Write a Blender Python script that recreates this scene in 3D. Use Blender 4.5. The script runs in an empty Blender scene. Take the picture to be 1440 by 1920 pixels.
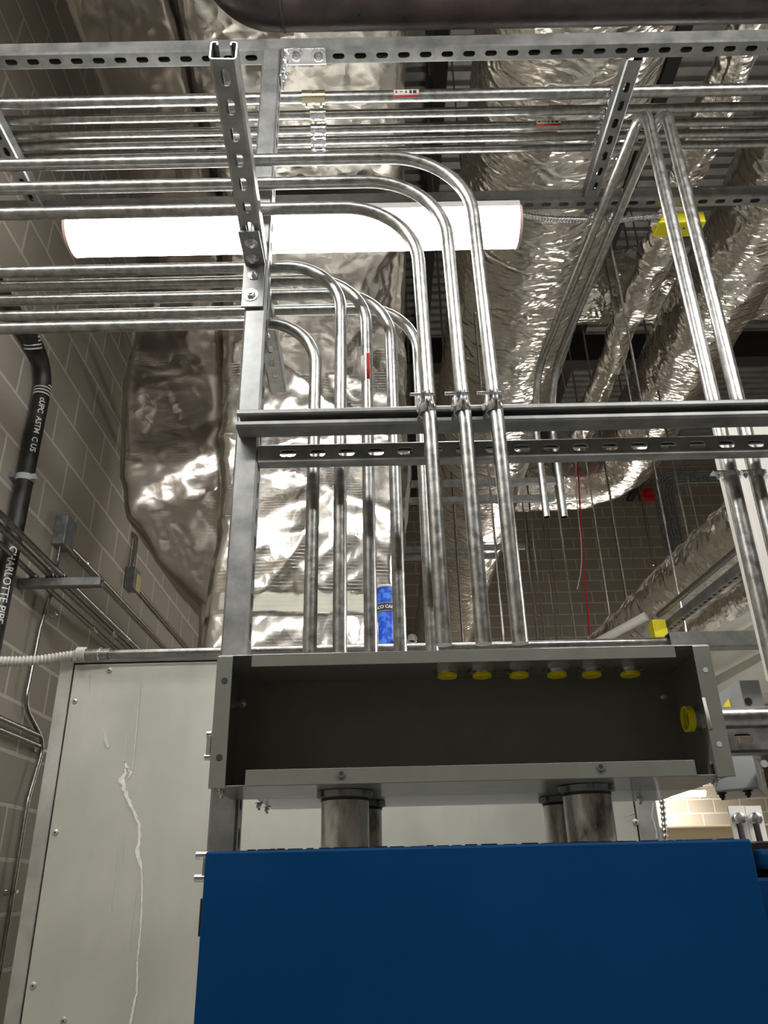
import bpy, bmesh, math, random
from mathutils import Vector, Matrix, noise
from mathutils.geometry import tessellate_polygon
random.seed(7)
C = bpy.context.scene.collection
PI = math.pi
R = math.radians

# ---------------------------------------------------------------- camera
FPX = 1473.4
_p, _y, _r = R(25.652), R(0.274), R(-1.351)
FWD = Vector((math.sin(_y)*math.cos(_p), math.cos(_y)*math.cos(_p), math.sin(_p)))
RT0 = Vector((math.cos(_y), -math.sin(_y), 0)); UP0 = RT0.cross(FWD)
RT = RT0*math.cos(_r)+UP0*math.sin(_r); UP = -RT0*math.sin(_r)+UP0*math.cos(_r)
EYE = Vector((0, 0, 1.6))
cd = bpy.data.cameras.new('camera'); cam = bpy.data.objects.new('camera', cd); C.objects.link(cam)
cd.sensor_fit = 'VERTICAL'; cd.sensor_height = 36; cd.lens = FPX/1920*36; cd.clip_start = .05; cd.clip_end = 100
mt = Matrix((RT, UP, -FWD)).transposed().to_4x4(); mt.translation = EYE
cam.matrix_world = mt
bpy.context.scene.camera = cam

# ---------------------------------------------------------------- world, exposure
W = bpy.data.worlds.new('world'); bpy.context.scene.world = W; W.use_nodes = True
W.node_tree.nodes['Background'].inputs[0].default_value = (1, .97, .92, 1)
W.node_tree.nodes['Background'].inputs[1].default_value = .02
vs = bpy.context.scene.view_settings
vs.view_transform = 'Standard'; vs.look = 'None'; vs.exposure = 0.55; vs.gamma = 1; vs.use_curve_mapping = False

LAMP_MAIN = 20.0       # strip fixture in view
LAMP_ROOM = 42.0       # the room's other strip fixtures
LAMP_FILL = 85.0  # added fill strips, unseen, at right and far back
LAMP_FAR = 110.0        # strip fixture at the far wall

# ---------------------------------------------------------------- measuring helpers
def ray(px, py):
    return RT*((px-720)/FPX) - UP*((py-960)/FPX) + FWD
def at(px, py, Y=None, Z=None, X=None):
    d = ray(px, py)
    t = (Y/d.y) if Y is not None else ((Z-1.6)/d.z if Z is not None else X/d.x)
    return EYE + d*t

# ---------------------------------------------------------------- materials
def mat(name, col, rough=.5, metal=0., spec=.5, emit=None):
    m = bpy.data.materials.new(name); m.use_nodes = True
    b = m.node_tree.nodes['Principled BSDF']
    b.inputs['Base Color'].default_value = (*col, 1); b.inputs['Roughness'].default_value = rough
    b.inputs['Metallic'].default_value = metal
    b.inputs['Specular IOR Level'].default_value = spec
    if emit:
        b.inputs['Emission Color'].default_value = (*emit[0], 1); b.inputs['Emission Strength'].default_value = emit[1]
    return m
def N(m, t, **k):
    n = m.node_tree.nodes.new(t)
    for a, v in k.items():
        if hasattr(n, a): setattr(n, a, v)
        else: n.inputs[a.replace('_', ' ')].default_value = v
    return n
def lk(m, a, b): m.node_tree.links.new(a, b)
def noisy(m, c1, c2, scale=8, detail=6, r=None, bump=0, vec=None, bscale=None, rng=(.35, .65), dist=.004):
    b = m.node_tree.nodes['Principled BSDF']
    tc = N(m, 'ShaderNodeTexCoord'); mp = N(m, 'ShaderNodeMapping')
    if vec: mp.inputs['Scale'].default_value = vec
    lk(m, tc.outputs['Object'], mp.inputs[0])
    n = N(m, 'ShaderNodeTexNoise', Scale=scale, Detail=detail, Roughness=.6); lk(m, mp.outputs[0], n.inputs[0])
    cr = N(m, 'ShaderNodeValToRGB'); cr.color_ramp.elements[0].position = rng[0]; cr.color_ramp.elements[1].position = rng[1]
    cr.color_ramp.elements[0].color = (*c1, 1); cr.color_ramp.elements[1].color = (*c2, 1)
    lk(m, n.outputs['Fac'], cr.inputs[0]); lk(m, cr.outputs[0], b.inputs['Base Color'])
    if r:
        mr = N(m, 'ShaderNodeMapRange'); mr.inputs['To Min'].default_value = r[0]; mr.inputs['To Max'].default_value = r[1]
        mr.inputs['From Min'].default_value = .3; mr.inputs['From Max'].default_value = .7
        lk(m, n.outputs['Fac'], mr.inputs['Value']); lk(m, mr.outputs[0], b.inputs['Roughness'])
    if bump:
        n2 = N(m, 'ShaderNodeTexNoise', Scale=bscale or scale*4, Detail=4); lk(m, mp.outputs[0], n2.inputs[0])
        bp = N(m, 'ShaderNodeBump', Strength=bump, Distance=dist); lk(m, n2.outputs['Fac'], bp.inputs['Height'])
        lk(m, bp.outputs[0], b.inputs['Normal'])
    return m
M = {}
M['emt'] = noisy(mat('galvanized_conduit', (.6, .6, .58), .3, 1), (.28, .28, .27), (.46, .46, .44), 60, 6, (.28, .40), .25, bscale=260, dist=.0006)
M['strut'] = noisy(mat('galvanized_strut', (.5, .5, .5), .4, .75), (.22, .23, .23), (.36, .36, .35), 22, 7, (.42, .54), .03, vec=(1, 1, 1), bscale=300, dist=.0005)
M['dstrut'] = noisy(mat('dark_zinc_strut', (.3, .3, .3), .4, 1), (.27, .28, .28), (.45, .45, .44), 22, 7, (.3, .5))
M['zinc'] = noisy(mat('bright_zinc', (.7, .7, .72), .2, 1), (.6, .62, .66), (.85, .85, .88), 50, 3, (.15, .3))
M['yzinc'] = mat('yellow_zinc', (.72, .68, .45), .22, 1)
M['steel'] = noisy(mat('raw_steel_pipe', (.3, .29, .27), .35, 1), (.06, .06, .058), (.66, .66, .64), 38, 9, (.26, .5), .25, vec=(1, 1, .4), bscale=160, rng=(.30, .58), dist=.001)
M['unit'] = noisy(mat('mill_aluminium', (.6, .6, .56), .45, .35), (.48, .49, .44), (.60, .60, .54), 5, 9, (.4, .55), .03, vec=(1, 1, .5))
M['trim'] = noisy(mat('galvanized_trim', (.55, .55, .53), .4, .7), (.42, .42, .40), (.62, .61, .58), 9, 8, (.33, .5))
M['gutter'] = noisy(mat('grey_enamel', (.20, .20, .18), .42), (.160, .164, .142), (.176, .180, .156), 30, 4, (.36, .46), .05, bscale=900, dist=.0005)
M['blue'] = noisy(mat('blue_enamel', (.004, .05, .14), .5, spec=.12), (.0006, .040, .135), (.0010, .046, .150), 3, 4, (.48, .56), .08, bscale=700, dist=.0006)
M['black'] = mat('black_plastic', (.012, .012, .015), .4)
M['dark'] = mat('dark_steel', (.03, .03, .032), .6)
M['iron'] = noisy(mat('black_iron', (.03, .025, .03), .35), (.018, .014, .018), (.05, .032, .03), 12, 8, (.25, .5), .25, bscale=60)
M['cast'] = noisy(mat('black_cast_iron', (.015, .015, .016), .35), (.008, .008, .009), (.03, .03, .03), 20, 6, (.28, .5), .2, bscale=120)
M['white'] = mat('white_print', (.75, .73, .68), .6)
M['paper'] = mat('label_paper', (.62, .6, .56), .6)
M['red'] = mat('red_print', (.55, .035, .03), .5)
M['redp'] = mat('red_plastic', (.6, .01, .015), .4)
M['yellow'] = mat('yellow_plastic', (.82, .72, .01), .45)
M['tan'] = mat('tan_sticker', (.62, .52, .25), .6)
M['cream'] = noisy(mat('cream_paint', (.72, .69, .62), .5), (.68, .66, .60), (.76, .73, .67), 3, 3)
M['pvc'] = noisy(mat('white_pvc_jacket', (.75, .73, .68), .45), (.70, .68, .62), (.80, .78, .73), 3, 3)
M['flex'] = mat('light_grey_flex', (.55, .54, .5), .5)
M['box'] = noisy(mat('galvanized_box', (.3, .32, .33), .45, .6), (.20, .23, .24), (.36, .38, .39), 25, 5, (.35, .5))
M['lgrey'] = noisy(mat('light_grey_enamel', (.42, .44, .44), .4), (.40, .42, .42), (.45, .47, .47), 8, 4)
for k_ in ('gutter', 'lgrey'):
    b_ = M[k_].node_tree.nodes['Principled BSDF']; b_.inputs['Coat Weight'].default_value = .4; b_.inputs['Coat Roughness'].default_value = .09
M['lens'] = mat('lit_lens', (1, 1, 1), .4, emit=((1, .985, .95), LAMP_MAIN))
M['lens2'] = mat('lit_lens_room', (1, 1, 1), .4, emit=((1, .985, .96), LAMP_ROOM))
M['lens3'] = mat('lit_lens_far', (1, 1, 1), .4, emit=((1, .95, .85), LAMP_FAR))
M['lens4'] = mat('lit_lens_fill', (1, 1, 1), .4, emit=((1, .98, .94), LAMP_FILL))
M['housing'] = mat('fixture_housing', (.55, .54, .52), .4)
M['endcap'] = mat('fixture_endcap', (.62, .45, .40), .4)
M['purple'] = mat('purple_marker', (.12, .02, .35), .5)
M['tape'] = mat('white_tape', (.6, .58, .54), .5)
M['drip'] = noisy(mat('dried_white_drip', (.8, .79, .74), .7), (.68, .67, .62), (.85, .84, .8), 60, 4)
M['drip2'] = mat('faint_drip', (.56, .56, .53), .6)
M['pipewrap'] = mat('tan_insulation', (.62, .5, .3), .7)
M['floor'] = noisy(mat('sealed_concrete', (.5, .48, .44), .5), (.36, .34, .31), (.44, .42, .39), 2, 8, (.35, .6))

def foil(name, c1, c2, sc, bump, rough, streak=(1, 1, 1), scrim=0):
    m = mat(name, c1, rough, 1)
    b = m.node_tree.nodes['Principled BSDF']
    tc = N(m, 'ShaderNodeTexCoord'); mp = N(m, 'ShaderNodeMapping'); mp.inputs['Scale'].default_value = streak
    lk(m, tc.outputs['Object'], mp.inputs[0])
    n = N(m, 'ShaderNodeTexNoise', Scale=sc*.5, Detail=3); lk(m, mp.outputs[0], n.inputs[0])
    cr = N(m, 'ShaderNodeValToRGB'); cr.color_ramp.elements[0].position = .35; cr.color_ramp.elements[1].position = .65
    cr.color_ramp.elements[0].color = (*c1, 1); cr.color_ramp.elements[1].color = (*c2, 1)
    lk(m, n.outputs['Fac'], cr.inputs[0]); lk(m, cr.outputs[0], b.inputs['Base Color'])
    # wrinkles: distorted ridged noise at two scales, faceted cells at a third
    rid = N(m, 'ShaderNodeTexNoise', Scale=sc, Detail=5, Roughness=.5, Distortion=1.6); rid.noise_type = 'RIDGED_MULTIFRACTAL'
    lk(m, mp.outputs[0], rid.inputs[0])
    vo = N(m, 'ShaderNodeTexVoronoi', Scale=sc*2.4); vo.feature = 'F1'
    wn = N(m, 'ShaderNodeTexNoise', Scale=sc*1.4, Detail=2); lk(m, mp.outputs[0], wn.inputs[0])
    mx = N(m, 'ShaderNodeMixRGB'); mx.blend_type = 'ADD'; mx.inputs[0].default_value = .35
    lk(m, mp.outputs[0], mx.inputs[1]); lk(m, wn.outputs['Color'], mx.inputs[2]); lk(m, mx.outputs[0], vo.inputs['Vector'])
    b1 = N(m, 'ShaderNodeBump', Strength=bump, Distance=.02); lk(m, rid.outputs['Fac'], b1.inputs['Height'])
    b2 = N(m, 'ShaderNodeBump', Strength=bump*.55, Distance=.012); lk(m, vo.outputs['Distance'], b2.inputs['Height'])
    lk(m, b1.outputs[0], b2.inputs['Normal'])
    last = b2
    if scrim:
        sx = N(m, 'ShaderNodeSeparateXYZ'); lk(m, tc.outputs['Object'], sx.inputs[0])
        wv = N(m, 'ShaderNodeMath', operation='PINGPONG'); wv.inputs[1].default_value = .006; lk(m, sx.outputs['Z'], wv.inputs[0])
        pw = N(m, 'ShaderNodeMath', operation='LESS_THAN'); pw.inputs[1].default_value = .0012; lk(m, wv.outputs[0], pw.inputs[0])
        b3 = N(m, 'ShaderNodeBump', Strength=.35, Distance=.002); lk(m, pw.outputs[0], b3.inputs['Height']); lk(m, b2.outputs[0], b3.inputs['Normal'])
        last = b3
    lk(m, last.outputs[0], b.inputs['Normal'])
    return m
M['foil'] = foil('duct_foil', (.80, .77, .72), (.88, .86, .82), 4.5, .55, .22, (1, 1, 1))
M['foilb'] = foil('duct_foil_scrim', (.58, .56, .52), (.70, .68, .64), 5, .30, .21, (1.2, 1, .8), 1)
M['foild'] = foil('duct_foil_wall_tint', (.42, .385, .35), (.54, .50, .46), 4, .32, .27, (1, 1, 1.4), 1)  # brown of the reflected block wall is put into the base colour
M['foilr'] = foil('duct_foil_round', (.86, .83, .77), (.92, .90, .85), 5.0, .85, .22, (1, 1.8, 1))

def brick(name, ax, mortar=(.78, .72, .62), c1=(.47, .42, .35), c2=(.52, .465, .39), zoff=.122, yoff=0.):
    m = mat(name, c1, .85, spec=.25); b = m.node_tree.nodes['Principled BSDF']
    tc = N(m, 'ShaderNodeTexCoord'); sx = N(m, 'ShaderNodeSeparateXYZ'); lk(m, tc.outputs['Object'], sx.inputs[0])
    cx = N(m, 'ShaderNodeCombineXYZ')
    a1 = N(m, 'ShaderNodeMath', operation='ADD'); a1.inputs[1].default_value = yoff; lk(m, sx.outputs[ax], a1.inputs[0])
    a2 = N(m, 'ShaderNodeMath', operation='SUBTRACT'); a2.inputs[1].default_value = zoff; lk(m, sx.outputs['Z'], a2.inputs[0])
    lk(m, a1.outputs[0], cx.inputs[0]); lk(m, a2.outputs[0], cx.inputs[1])
    bt = N(m, 'ShaderNodeTexBrick', Scale=1.0); bt.offset = .5
    bt.inputs['Color1'].default_value = (*c1, 1); bt.inputs['Color2'].default_value = (*c2, 1); bt.inputs['Mortar'].default_value = (*mortar, 1)
    bt.inputs['Mortar Size'].default_value = .0095; bt.inputs['Mortar Smooth'].default_value = .25
    bt.inputs['Brick Width'].default_value = .4064; bt.inputs['Row Height'].default_value = .2032
    wn = N(m, 'ShaderNodeTexNoise', Scale=14, Detail=3); lk(m, cx.outputs[0], wn.inputs[0])
    wm = N(m, 'ShaderNodeMixRGB'); wm.blend_type = 'ADD'; wm.inputs[0].default_value = .006
    lk(m, cx.outputs[0], wm.inputs[1]); lk(m, wn.outputs['Color'], wm.inputs[2]); lk(m, wm.outputs[0], bt.inputs['Vector'])
    n = N(m, 'ShaderNodeTexNoise', Scale=90, Detail=6); lk(m, tc.outputs['Object'], n.inputs[0])
    mx = N(m, 'ShaderNodeMixRGB'); mx.blend_type = 'MULTIPLY'; mx.inputs[0].default_value = .35
    lk(m, bt.outputs['Color'], mx.inputs[1]); lk(m, n.outputs['Color'], mx.inputs[2]); lk(m, mx.outputs[0], b.inputs['Base Color'])
    bp = N(m, 'ShaderNodeBump', Strength=.5, Distance=.004); bp.invert = True; lk(m, bt.outputs['Fac'], bp.inputs['Height'])
    b2 = N(m, 'ShaderNodeBump', Strength=.25, Distance=.003); lk(m, n.outputs['Fac'], b2.inputs['Height']); lk(m, bp.outputs[0], b2.inputs['Normal'])
    lk(m, b2.outputs[0], b.inputs['Normal'])
    return m
M['wallL'] = brick('painted_block_left', 'Y')
M['wallB'] = brick('painted_block_back', 'X', (.60, .54, .45), (.34, .29, .23), (.38, .325, .26))

# ---------------------------------------------------------------- mesh helpers
def obj(name, bm, m, parent=None, smooth=True, solid=None, bevel=None):
    bmesh.ops.recalc_face_normals(bm, faces=bm.faces[:])
    me = bpy.data.meshes.new(name); bm.to_mesh(me); bm.free()
    if smooth:
        for p in me.polygons: p.use_smooth = True
        me.set_sharp_from_angle(angle=R(35))
    me.materials.append(m)
    o = bpy.data.objects.new(name, me); C.objects.link(o)
    if parent is not None: o.parent = parent
    if solid:
        s = o.modifiers.new('solid', 'SOLIDIFY'); s.thickness = solid; s.offset = 0
    if bevel:
        b = o.modifiers.new('bevel', 'BEVEL'); b.width = bevel; b.segments = 2; b.limit_method = 'ANGLE'
    return o
def tag(o, label, cat, group=None):
    o['label'] = label; o['category'] = cat
    if group: o['group'] = group
    return o
def thing(name, label, cat, loc=(0, 0, 0), group=None):
    o = bpy.data.objects.new(name, None); C.objects.link(o); o.empty_display_size = .05
    return tag(o, label, cat, group)
def struct(name, bm, m, parent=None):
    o = obj(name, bm, m, parent, smooth=False)
    if parent is None: o['kind'] = 'structure'
    return o
def BM(): return bmesh.new()
def box(bm, a, b):
    x0, x1 = sorted((a[0], b[0])); y0, y1 = sorted((a[1], b[1])); z0, z1 = sorted((a[2], b[2]))
    v = [bm.verts.new(p) for p in ((x0,y0,z0),(x1,y0,z0),(x1,y1,z0),(x0,y1,z0),(x0,y0,z1),(x1,y0,z1),(x1,y1,z1),(x0,y1,z1))]
    for f in ((0,3,2,1),(4,5,6,7),(0,1,5,4),(1,2,6,5),(2,3,7,6),(3,0,4,7)): bm.faces.new([v[i] for i in f])
    return bm
def hexa(bm, lo, hi):
    v = [bm.verts.new(p) for p in list(lo)+list(hi)]
    for f in ((0,3,2,1),(4,5,6,7),(0,1,5,4),(1,2,6,5),(2,3,7,6),(3,0,4,7)): bm.faces.new([v[i] for i in f])
    return bm
def frame(d):
    d = d.normalized(); a = Vector((0, 0, 1)) if abs(d.z) < .9 else Vector((0, 1, 0))
    u = a.cross(d).normalized(); return u, d.cross(u).normalized()
def sweep(bm, pts, rad, n=20, caps=True, rf=None):
    """tube along pts; rad number or list; rf(i, angle, point) adds to the radius"""
    pts = [Vector(p) for p in pts]; rings = []; u = None
    for i, p in enumerate(pts):
        t = (pts[min(i+1, len(pts)-1)]-pts[max(i-1, 0)]).normalized()
        if u is None: u, w = frame(t)
        else:
            u = (u - t*u.dot(t)).normalized(); w = t.cross(u)
        r = rad[i] if isinstance(rad, (list, tuple)) else rad
        ring = []
        for k in range(n):
            a = 2*PI*k/n; dv = u*math.cos(a)+w*math.sin(a)
            rr = r + (rf(i, a, p+dv*r) if rf else 0)
            ring.append(bm.verts.new(p+dv*rr))
        rings.append(ring)
    for a, b in zip(rings, rings[1:]):
        for k in range(n): bm.faces.new((a[k], a[(k+1) % n], b[(k+1) % n], b[k]))
    if caps:
        bm.faces.new(rings[0][::-1]); bm.faces.new(rings[-1])
    return bm
def hollow(bm, pts, r, ri, n=20, dep=.06):
    pts = [Vector(p) for p in pts]
    t0 = (pts[0]-pts[1]).normalized(); t1 = (pts[-1]-pts[-2]).normalized()
    path = [pts[0]-t0*dep, pts[0], pts[0]] + pts[1:-1] + [pts[-1], pts[-1], pts[-1]-t1*dep]
    rad = [ri, ri, r] + [r]*(len(pts)-2) + [r, ri, ri]
    # nudge duplicates so that tangents stay defined
    path[1] = pts[0]+t0*1e-5; path[-2] = pts[-1]+t1*1e-5
    path[0] = pts[0]-t0*dep; path[-1] = pts[-1]-t1*dep
    u = None; rings = []
    tang = [-t0, -t0, -t0] + [(pts[i+1]-pts[i-1]).normalized() for i in range(1, len(pts)-1)] + [t1]*3
    for p, rr, t in zip(path, rad, tang):
        if u is None: u, w = frame(t)
        else: u = (u-t*u.dot(t)).normalized(); w = t.cross(u)
        rings.append([bm.verts.new(p+(u*math.cos(2*PI*k/n)+w*math.sin(2*PI*k/n))*rr) for k in range(n)])
    for a, b in zip(rings, rings[1:]):
        for k in range(n): bm.faces.new((a[k], a[(k+1) % n], b[(k+1) % n], b[k]))
    return bm
def fillet(pts, r, seg=12):
    pts = [Vector(p) for p in pts]; out = [pts[0]]
    rr = r if isinstance(r, (list, tuple)) else [r]*(len(pts)-2)
    for i in range(1, len(pts)-1):
        a = (pts[i-1]-pts[i]); b = (pts[i+1]-pts[i]); la, lb = a.length, b.length; a.normalize(); b.normalize()
        ang = a.angle(b)
        if PI-ang < 2e-3 or la < 1e-4 or lb < 1e-4: out.append(pts[i]); continue
        d = min(rr[i-1]/math.tan(ang/2), la*.98, lb*.98); q = d*math.tan(ang/2)
        cen = pts[i]+(a+b).normalized()*(q/math.sin(ang/2))
        s = pts[i]+a*d-cen; e = pts[i]+b*d-cen
        axis = s.cross(e).normalized(); tot = s.angle(e)
        for k in range(seg+1): out.append(cen+Matrix.Rotation(tot*k/seg, 3, axis) @ s)
    out.append(pts[-1]); return out
def cyl(bm, a, b, r, n=16): return sweep(bm, [a, b], r, n)
def stadium(cx, cy, l, w, n=6):
    o = []; h = (l-w)/2
    for s in (1, -1):
        for k in range(n+1):
            a = -PI/2+PI*k/n
            o.append((cx+s*(h+w/2*math.cos(a)), cy+s*(w/2*math.sin(a))))
    return o
SW = .0413
def strut(name, a, b, opendir, slots=True, m='strut', parent=None, w=SW, d=SW, pitch=.0508, start=.0254, sl=(.0286, .0143)):
    """C channel from a to b; a and b run along the middle of the web's outside; opendir points to the open side"""
    a = Vector(a); b = Vector(b); L = (b-a).length; X = (b-a).normalized(); V = Vector(opendir).normalized(); V = (V-X*V.dot(X)).normalized(); U = V.cross(X)
    bm = BM(); t = .0026
    P = lambda l, u, v: a+X*l+U*u+V*v
    h = w/2-t/2; c = .003; v0 = t/2; v1 = d-t/2
    def quad(l0, l1, p, q):
        bm.faces.new([bm.verts.new(P(l0, *p)), bm.verts.new(P(l1, *p)), bm.verts.new(P(l1, *q)), bm.verts.new(P(l0, *q))])
    cuts = [0.0]
    holes = []
    if slots:
        s = start
        while s+pitch/2 <= L+1e-6:
            if s-pitch/2 >= -1e-6: holes.append(s)
            s += pitch
    edges = sorted({0.0, L, *[round(x-pitch/2, 5) for x in holes], *[round(x+pitch/2, 5) for x in holes]})
    hw = h-c
    for l0, l1 in zip(edges, edges[1:]):
        hs = [x for x in holes if l0 < x < l1]
        if hs:
            outer = [(l0, -hw), (l1, -hw), (l1, hw), (l0, hw)]; inner = stadium(hs[0], 0, *sl)[::-1]
            poly = [[Vector((x, y, 0)) for x, y in outer], [Vector((x, y, 0)) for x, y in inner]]
            vv = [bm.verts.new(P(x, y, v0)) for x, y in outer+inner]
            for tri in tessellate_polygon(poly):
                try: bm.faces.new([vv[i] for i in tri])
                except ValueError: pass
        else: quad(l0, l1, (-hw, v0), (hw, v0))
        for s in (-1, 1):
            prof = [(s*hw, v0), (s*h, v0+c), (s*h, v1-c), (s*hw, v1), (s*(h-.0075), v1), (s*(h-.0092), v1-.002), (s*(h-.0092), v1-.007)]
            for p, q in zip(prof, prof[1:]): quad(l0, l1, p, q)
    bmesh.ops.remove_doubles(bm, verts=bm.verts[:], dist=1e-5)
    return obj(name, bm, M[m], parent, smooth=False, solid=t)
def bolt(a, n, r=.0085, parent=None, name='bolt', washer=True, m='zinc', h=.007):
    """hex head standing on point a with normal n"""
    a = Vector(a); n = Vector(n).normalized(); bm = BM()
    if washer: sweep(bm, [a, a+n*.0018], r*1.55, 20)
    sweep(bm, [a+n*.0018, a+n*(h), a+n*(h+.001)], [r, r, r*.85], 6)
    sweep(bm, [a+n*h, a+n*(h+.004)], r*.5, 10)
    return obj(name, bm, M[m], parent)
def plate_label(path_pt, axis, outward, r, L, ang0, ang1, m, name, parent, lift=.0006, dl=0.):
    """curved sticker on a cylinder of radius r; axis along its length, outward = angle zero"""
    A = Vector(axis).normalized(); O = Vector(outward).normalized(); O = (O-A*O.dot(A)).normalized(); Q = A.cross(O)
    bm = BM(); n = 10; rows = []
    for s in (-L/2+dl, L/2+dl):
        rows.append([bm.verts.new(Vector(path_pt)+A*s+(O*math.cos(t)+Q*math.sin(t))*(r+lift)) for t in [ang0+(ang1-ang0)*k/n for k in range(n+1)]])
    for k in range(n): bm.faces.new((rows[0][k], rows[0][k+1], rows[1][k+1], rows[1][k]))
    return obj(name, bm, m, parent, solid=.0002)
def text_bm(s, size, fn, bold=.0):
    """lettering as mesh; fn maps (x, y) to a world point"""
    cu = bpy.data.curves.new('t', 'FONT'); cu.body = s; cu.size = size; cu.align_x = 'LEFT'; cu.offset = bold; cu.resolution_u = 3
    o = bpy.data.objects.new('t', cu); C.objects.link(o)
    me = bpy.data.meshes.new_from_object(o)
    bm = BM(); bm.from_mesh(me)
    bmesh.ops.subdivide_edges(bm, edges=[e for e in bm.edges if e.calc_length() > size*.3], cuts=2)
    for v in bm.verts: v.co = fn(v.co.x, v.co.y)
    bpy.data.objects.remove(o); bpy.data.curves.remove(cu); bpy.data.meshes.remove(me)
    return bm

# ================================================================ THE ROOM
XW = -1.57; YB = 13.0; ZC = 8.7; XR = 9.0; YF = -5.0
struct('floor', box(BM(), (XW-.2, YF-.2, -.1), (XR+.2, YB+.2, 0)), M['floor'])
struct('wall_left', box(BM(), (XW-.2, YF-.2, 0), (XW, YB+.2, ZC)), M['wallL'])
struct('wall_back', box(BM(), (XW, YB, 0), (XR, YB+.2, ZC)), M['wallB'])
struct('wall_right', box(BM(), (XR, YF-.2, 0), (XR+.2, YB+.2, ZC)), M['wallL'])
struct('wall_front', box(BM(), (XW, YF-.2, 0), (XR, YF, ZC)), M['wallB'])
# fluted metal roof deck
bm = BM(); y = YF-.2; prof = []
pit = .15
while y < YB+.2:
    prof += [(y, ZC), (y+.085, ZC), (y+.10, ZC+.045), (y+.135, ZC+.045)]; y += pit
va = [bm.verts.new((XW-.2, py, pz)) for py, pz in prof]; vb = [bm.verts.new((XR+.2, py, pz)) for py, pz in prof]
for i in range(len(prof)-1): bm.faces.new((va[i], vb[i], vb[i+1], va[i+1]))
deckm = noisy(mat('metal_roof_deck', (.45, .45, .44), .45, .6), (.38, .38, .38), (.5, .5, .49), 4, 4)
struct('ceiling', bm, deckm)

# ================================================================ RACK: posts and struts
Y0 = 1.19
post = strut('strut_post', (-.212, Y0+SW/2, 1.64), (-.212, Y0+SW/2, 3.384), (-1, 0, 0), start=.03)
tag(post, 'upright galvanized strut post behind the left end of the open wireway', 'strut post')
zt = 3.388
s = strut('strut_channel', (-1.56, Y0+.004+SW/2, zt), (1.35, Y0+.004+SW/2, zt), (0, 0, 1), pitch=.0518, start=.033)
tag(s, 'long slotted strut running across the top, bolted to the head of the post', 'strut')
yb = at(720, 390, Z=zt).y
s = strut('strut_channel', (-1.56, yb, zt), (1.6, yb, zt), (0, 0, 1), start=.03)
tag(s, 'slotted strut running across just above the lit strip fixture', 'strut')
# mid rack: open-faced strut with slotted strut below and behind it
zf = at(445, 783, Y=1.148).z
s = strut('strut_channel', (-.245, 1.189, zf), (1.0, 1.189, zf), (0, -1, 0), slots=False, w=.036)
tag(s, 'open-faced horizontal strut that the three conduit clamps grip', 'strut')
zs = (at(485, 834, Y=Y0).z+at(485, 867, Y=Y0).z)/2
xs = (at(540, 841, Y=Y0).x-at(485, 841, Y=Y0).x)
s = strut('strut_channel', (-.211, Y0+.0015, zs), (1.04, Y0+.0015, zs), (0, 1, 0), start=xs+.0, pitch=.0512, w=.040, d=.0206)
tag(s, 'slotted horizontal strut directly under the open-faced strut', 'strut')
bm = BM()   # skewed lower flange at the left end
p = [at(441, 800, Y=1.1475), at(486, 800, Y=1.1475), at(486, 830, Y=1.1475), at(472, 830, Y=1.1475), at(444, 812, Y=1.1475)]
# near/far struts crossing at the post
zy = 2.723
s = strut('strut_channel', (-.2215, .764, zy), (-.2365, Y0-.003, zy), (0, 0, 1), m='dstrut', pitch=.0505, start=.030)
tag(s, 'short slotted strut reaching from the post towards the viewer, sawn end up', 'strut')
s = strut('strut_channel', (-.243, Y0+SW+.002, zy), (-.2495, 1.637, zy), (0, 0, 1), m='dstrut', pitch=.0505, start=.028)
tag(s, 'short slotted strut behind the post under the group of left conduits', 'strut')
# angle bracket joining near strut to the post
br = thing('angle_bracket', 'grey angle bracket with four bolts joining short strut to post', 'bracket')
zz = zy-.0045; x0, x1 = -.256, -.217
yk = at(470, 432, Z=zz).y
zb = at(470, 577, Y=Y0-.003).z
bm = BM(); box(bm, (x0, yk, zz-.004), (x1, Y0-.001, zz+.001)); obj('plate', bm, M['strut'], br, smooth=False, bevel=.0008)
bm = BM(); box(bm, (x0-.003, Y0-.0065, zb), (x1, Y0-.0015, zz-.002)); obj('plate', bm, M['strut'], br, smooth=False, bevel=.0008)
for q in ((471, 455), (473, 484)): bolt(at(*q, Z=zz-.004), (0, 0, -1), .008, br)
for q, r in (((476, 516), .0075), ((470, 553), .0095)): bolt(at(*q, Y=Y0-.0065), (0, -1, 0), r, br)
# bracket at head of the post
br = thing('angle_bracket', 'zinc angle bracket with bolts joining post head to top strut', 'bracket')
pa = at(530, 90, Z=zt-.005); pb = at(612, 120, Z=zt-.005)
bm = BM(); box(bm, (-.2105, pa.y+.002, zt-.0065), (pb.x, pb.y, zt-.0015)); obj('plate', bm, M['zinc'], br, smooth=False, bevel=.0008)
bm = BM(); box(bm, (-.2105, pa.y+.002, zt-.098), (-.2055, pb.y, zt-.003)); obj('plate', bm, M['zinc'], br, smooth=False, bevel=.0008)
for q in ((555, 104), (597, 105)): bolt(at(*q, Z=zt-.0065), (0, 0, -1), .011, br)
for dz in (.028, .072): bolt((-.2055, (pa.y+pb.y)/2, zt-dz), (1, 0, 0), .009, br)
# cross struts between the two upper struts
s = strut('strut_channel', (.637, Y0+.05, zt+.0), (.628, yb-.024, zt+.0), (0, 0, 1), start=.020, m='strut')
tag(s, 'slotted cross strut under the five upper conduits, right of centre', 'strut')
s = strut('strut_channel', (-.975, Y0+.05, zt), (-.972, yb-.024, zt), (0, 0, 1), start=.02)
tag(s, 'slotted cross strut under the five upper conduits, at the left edge', 'strut')

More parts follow.
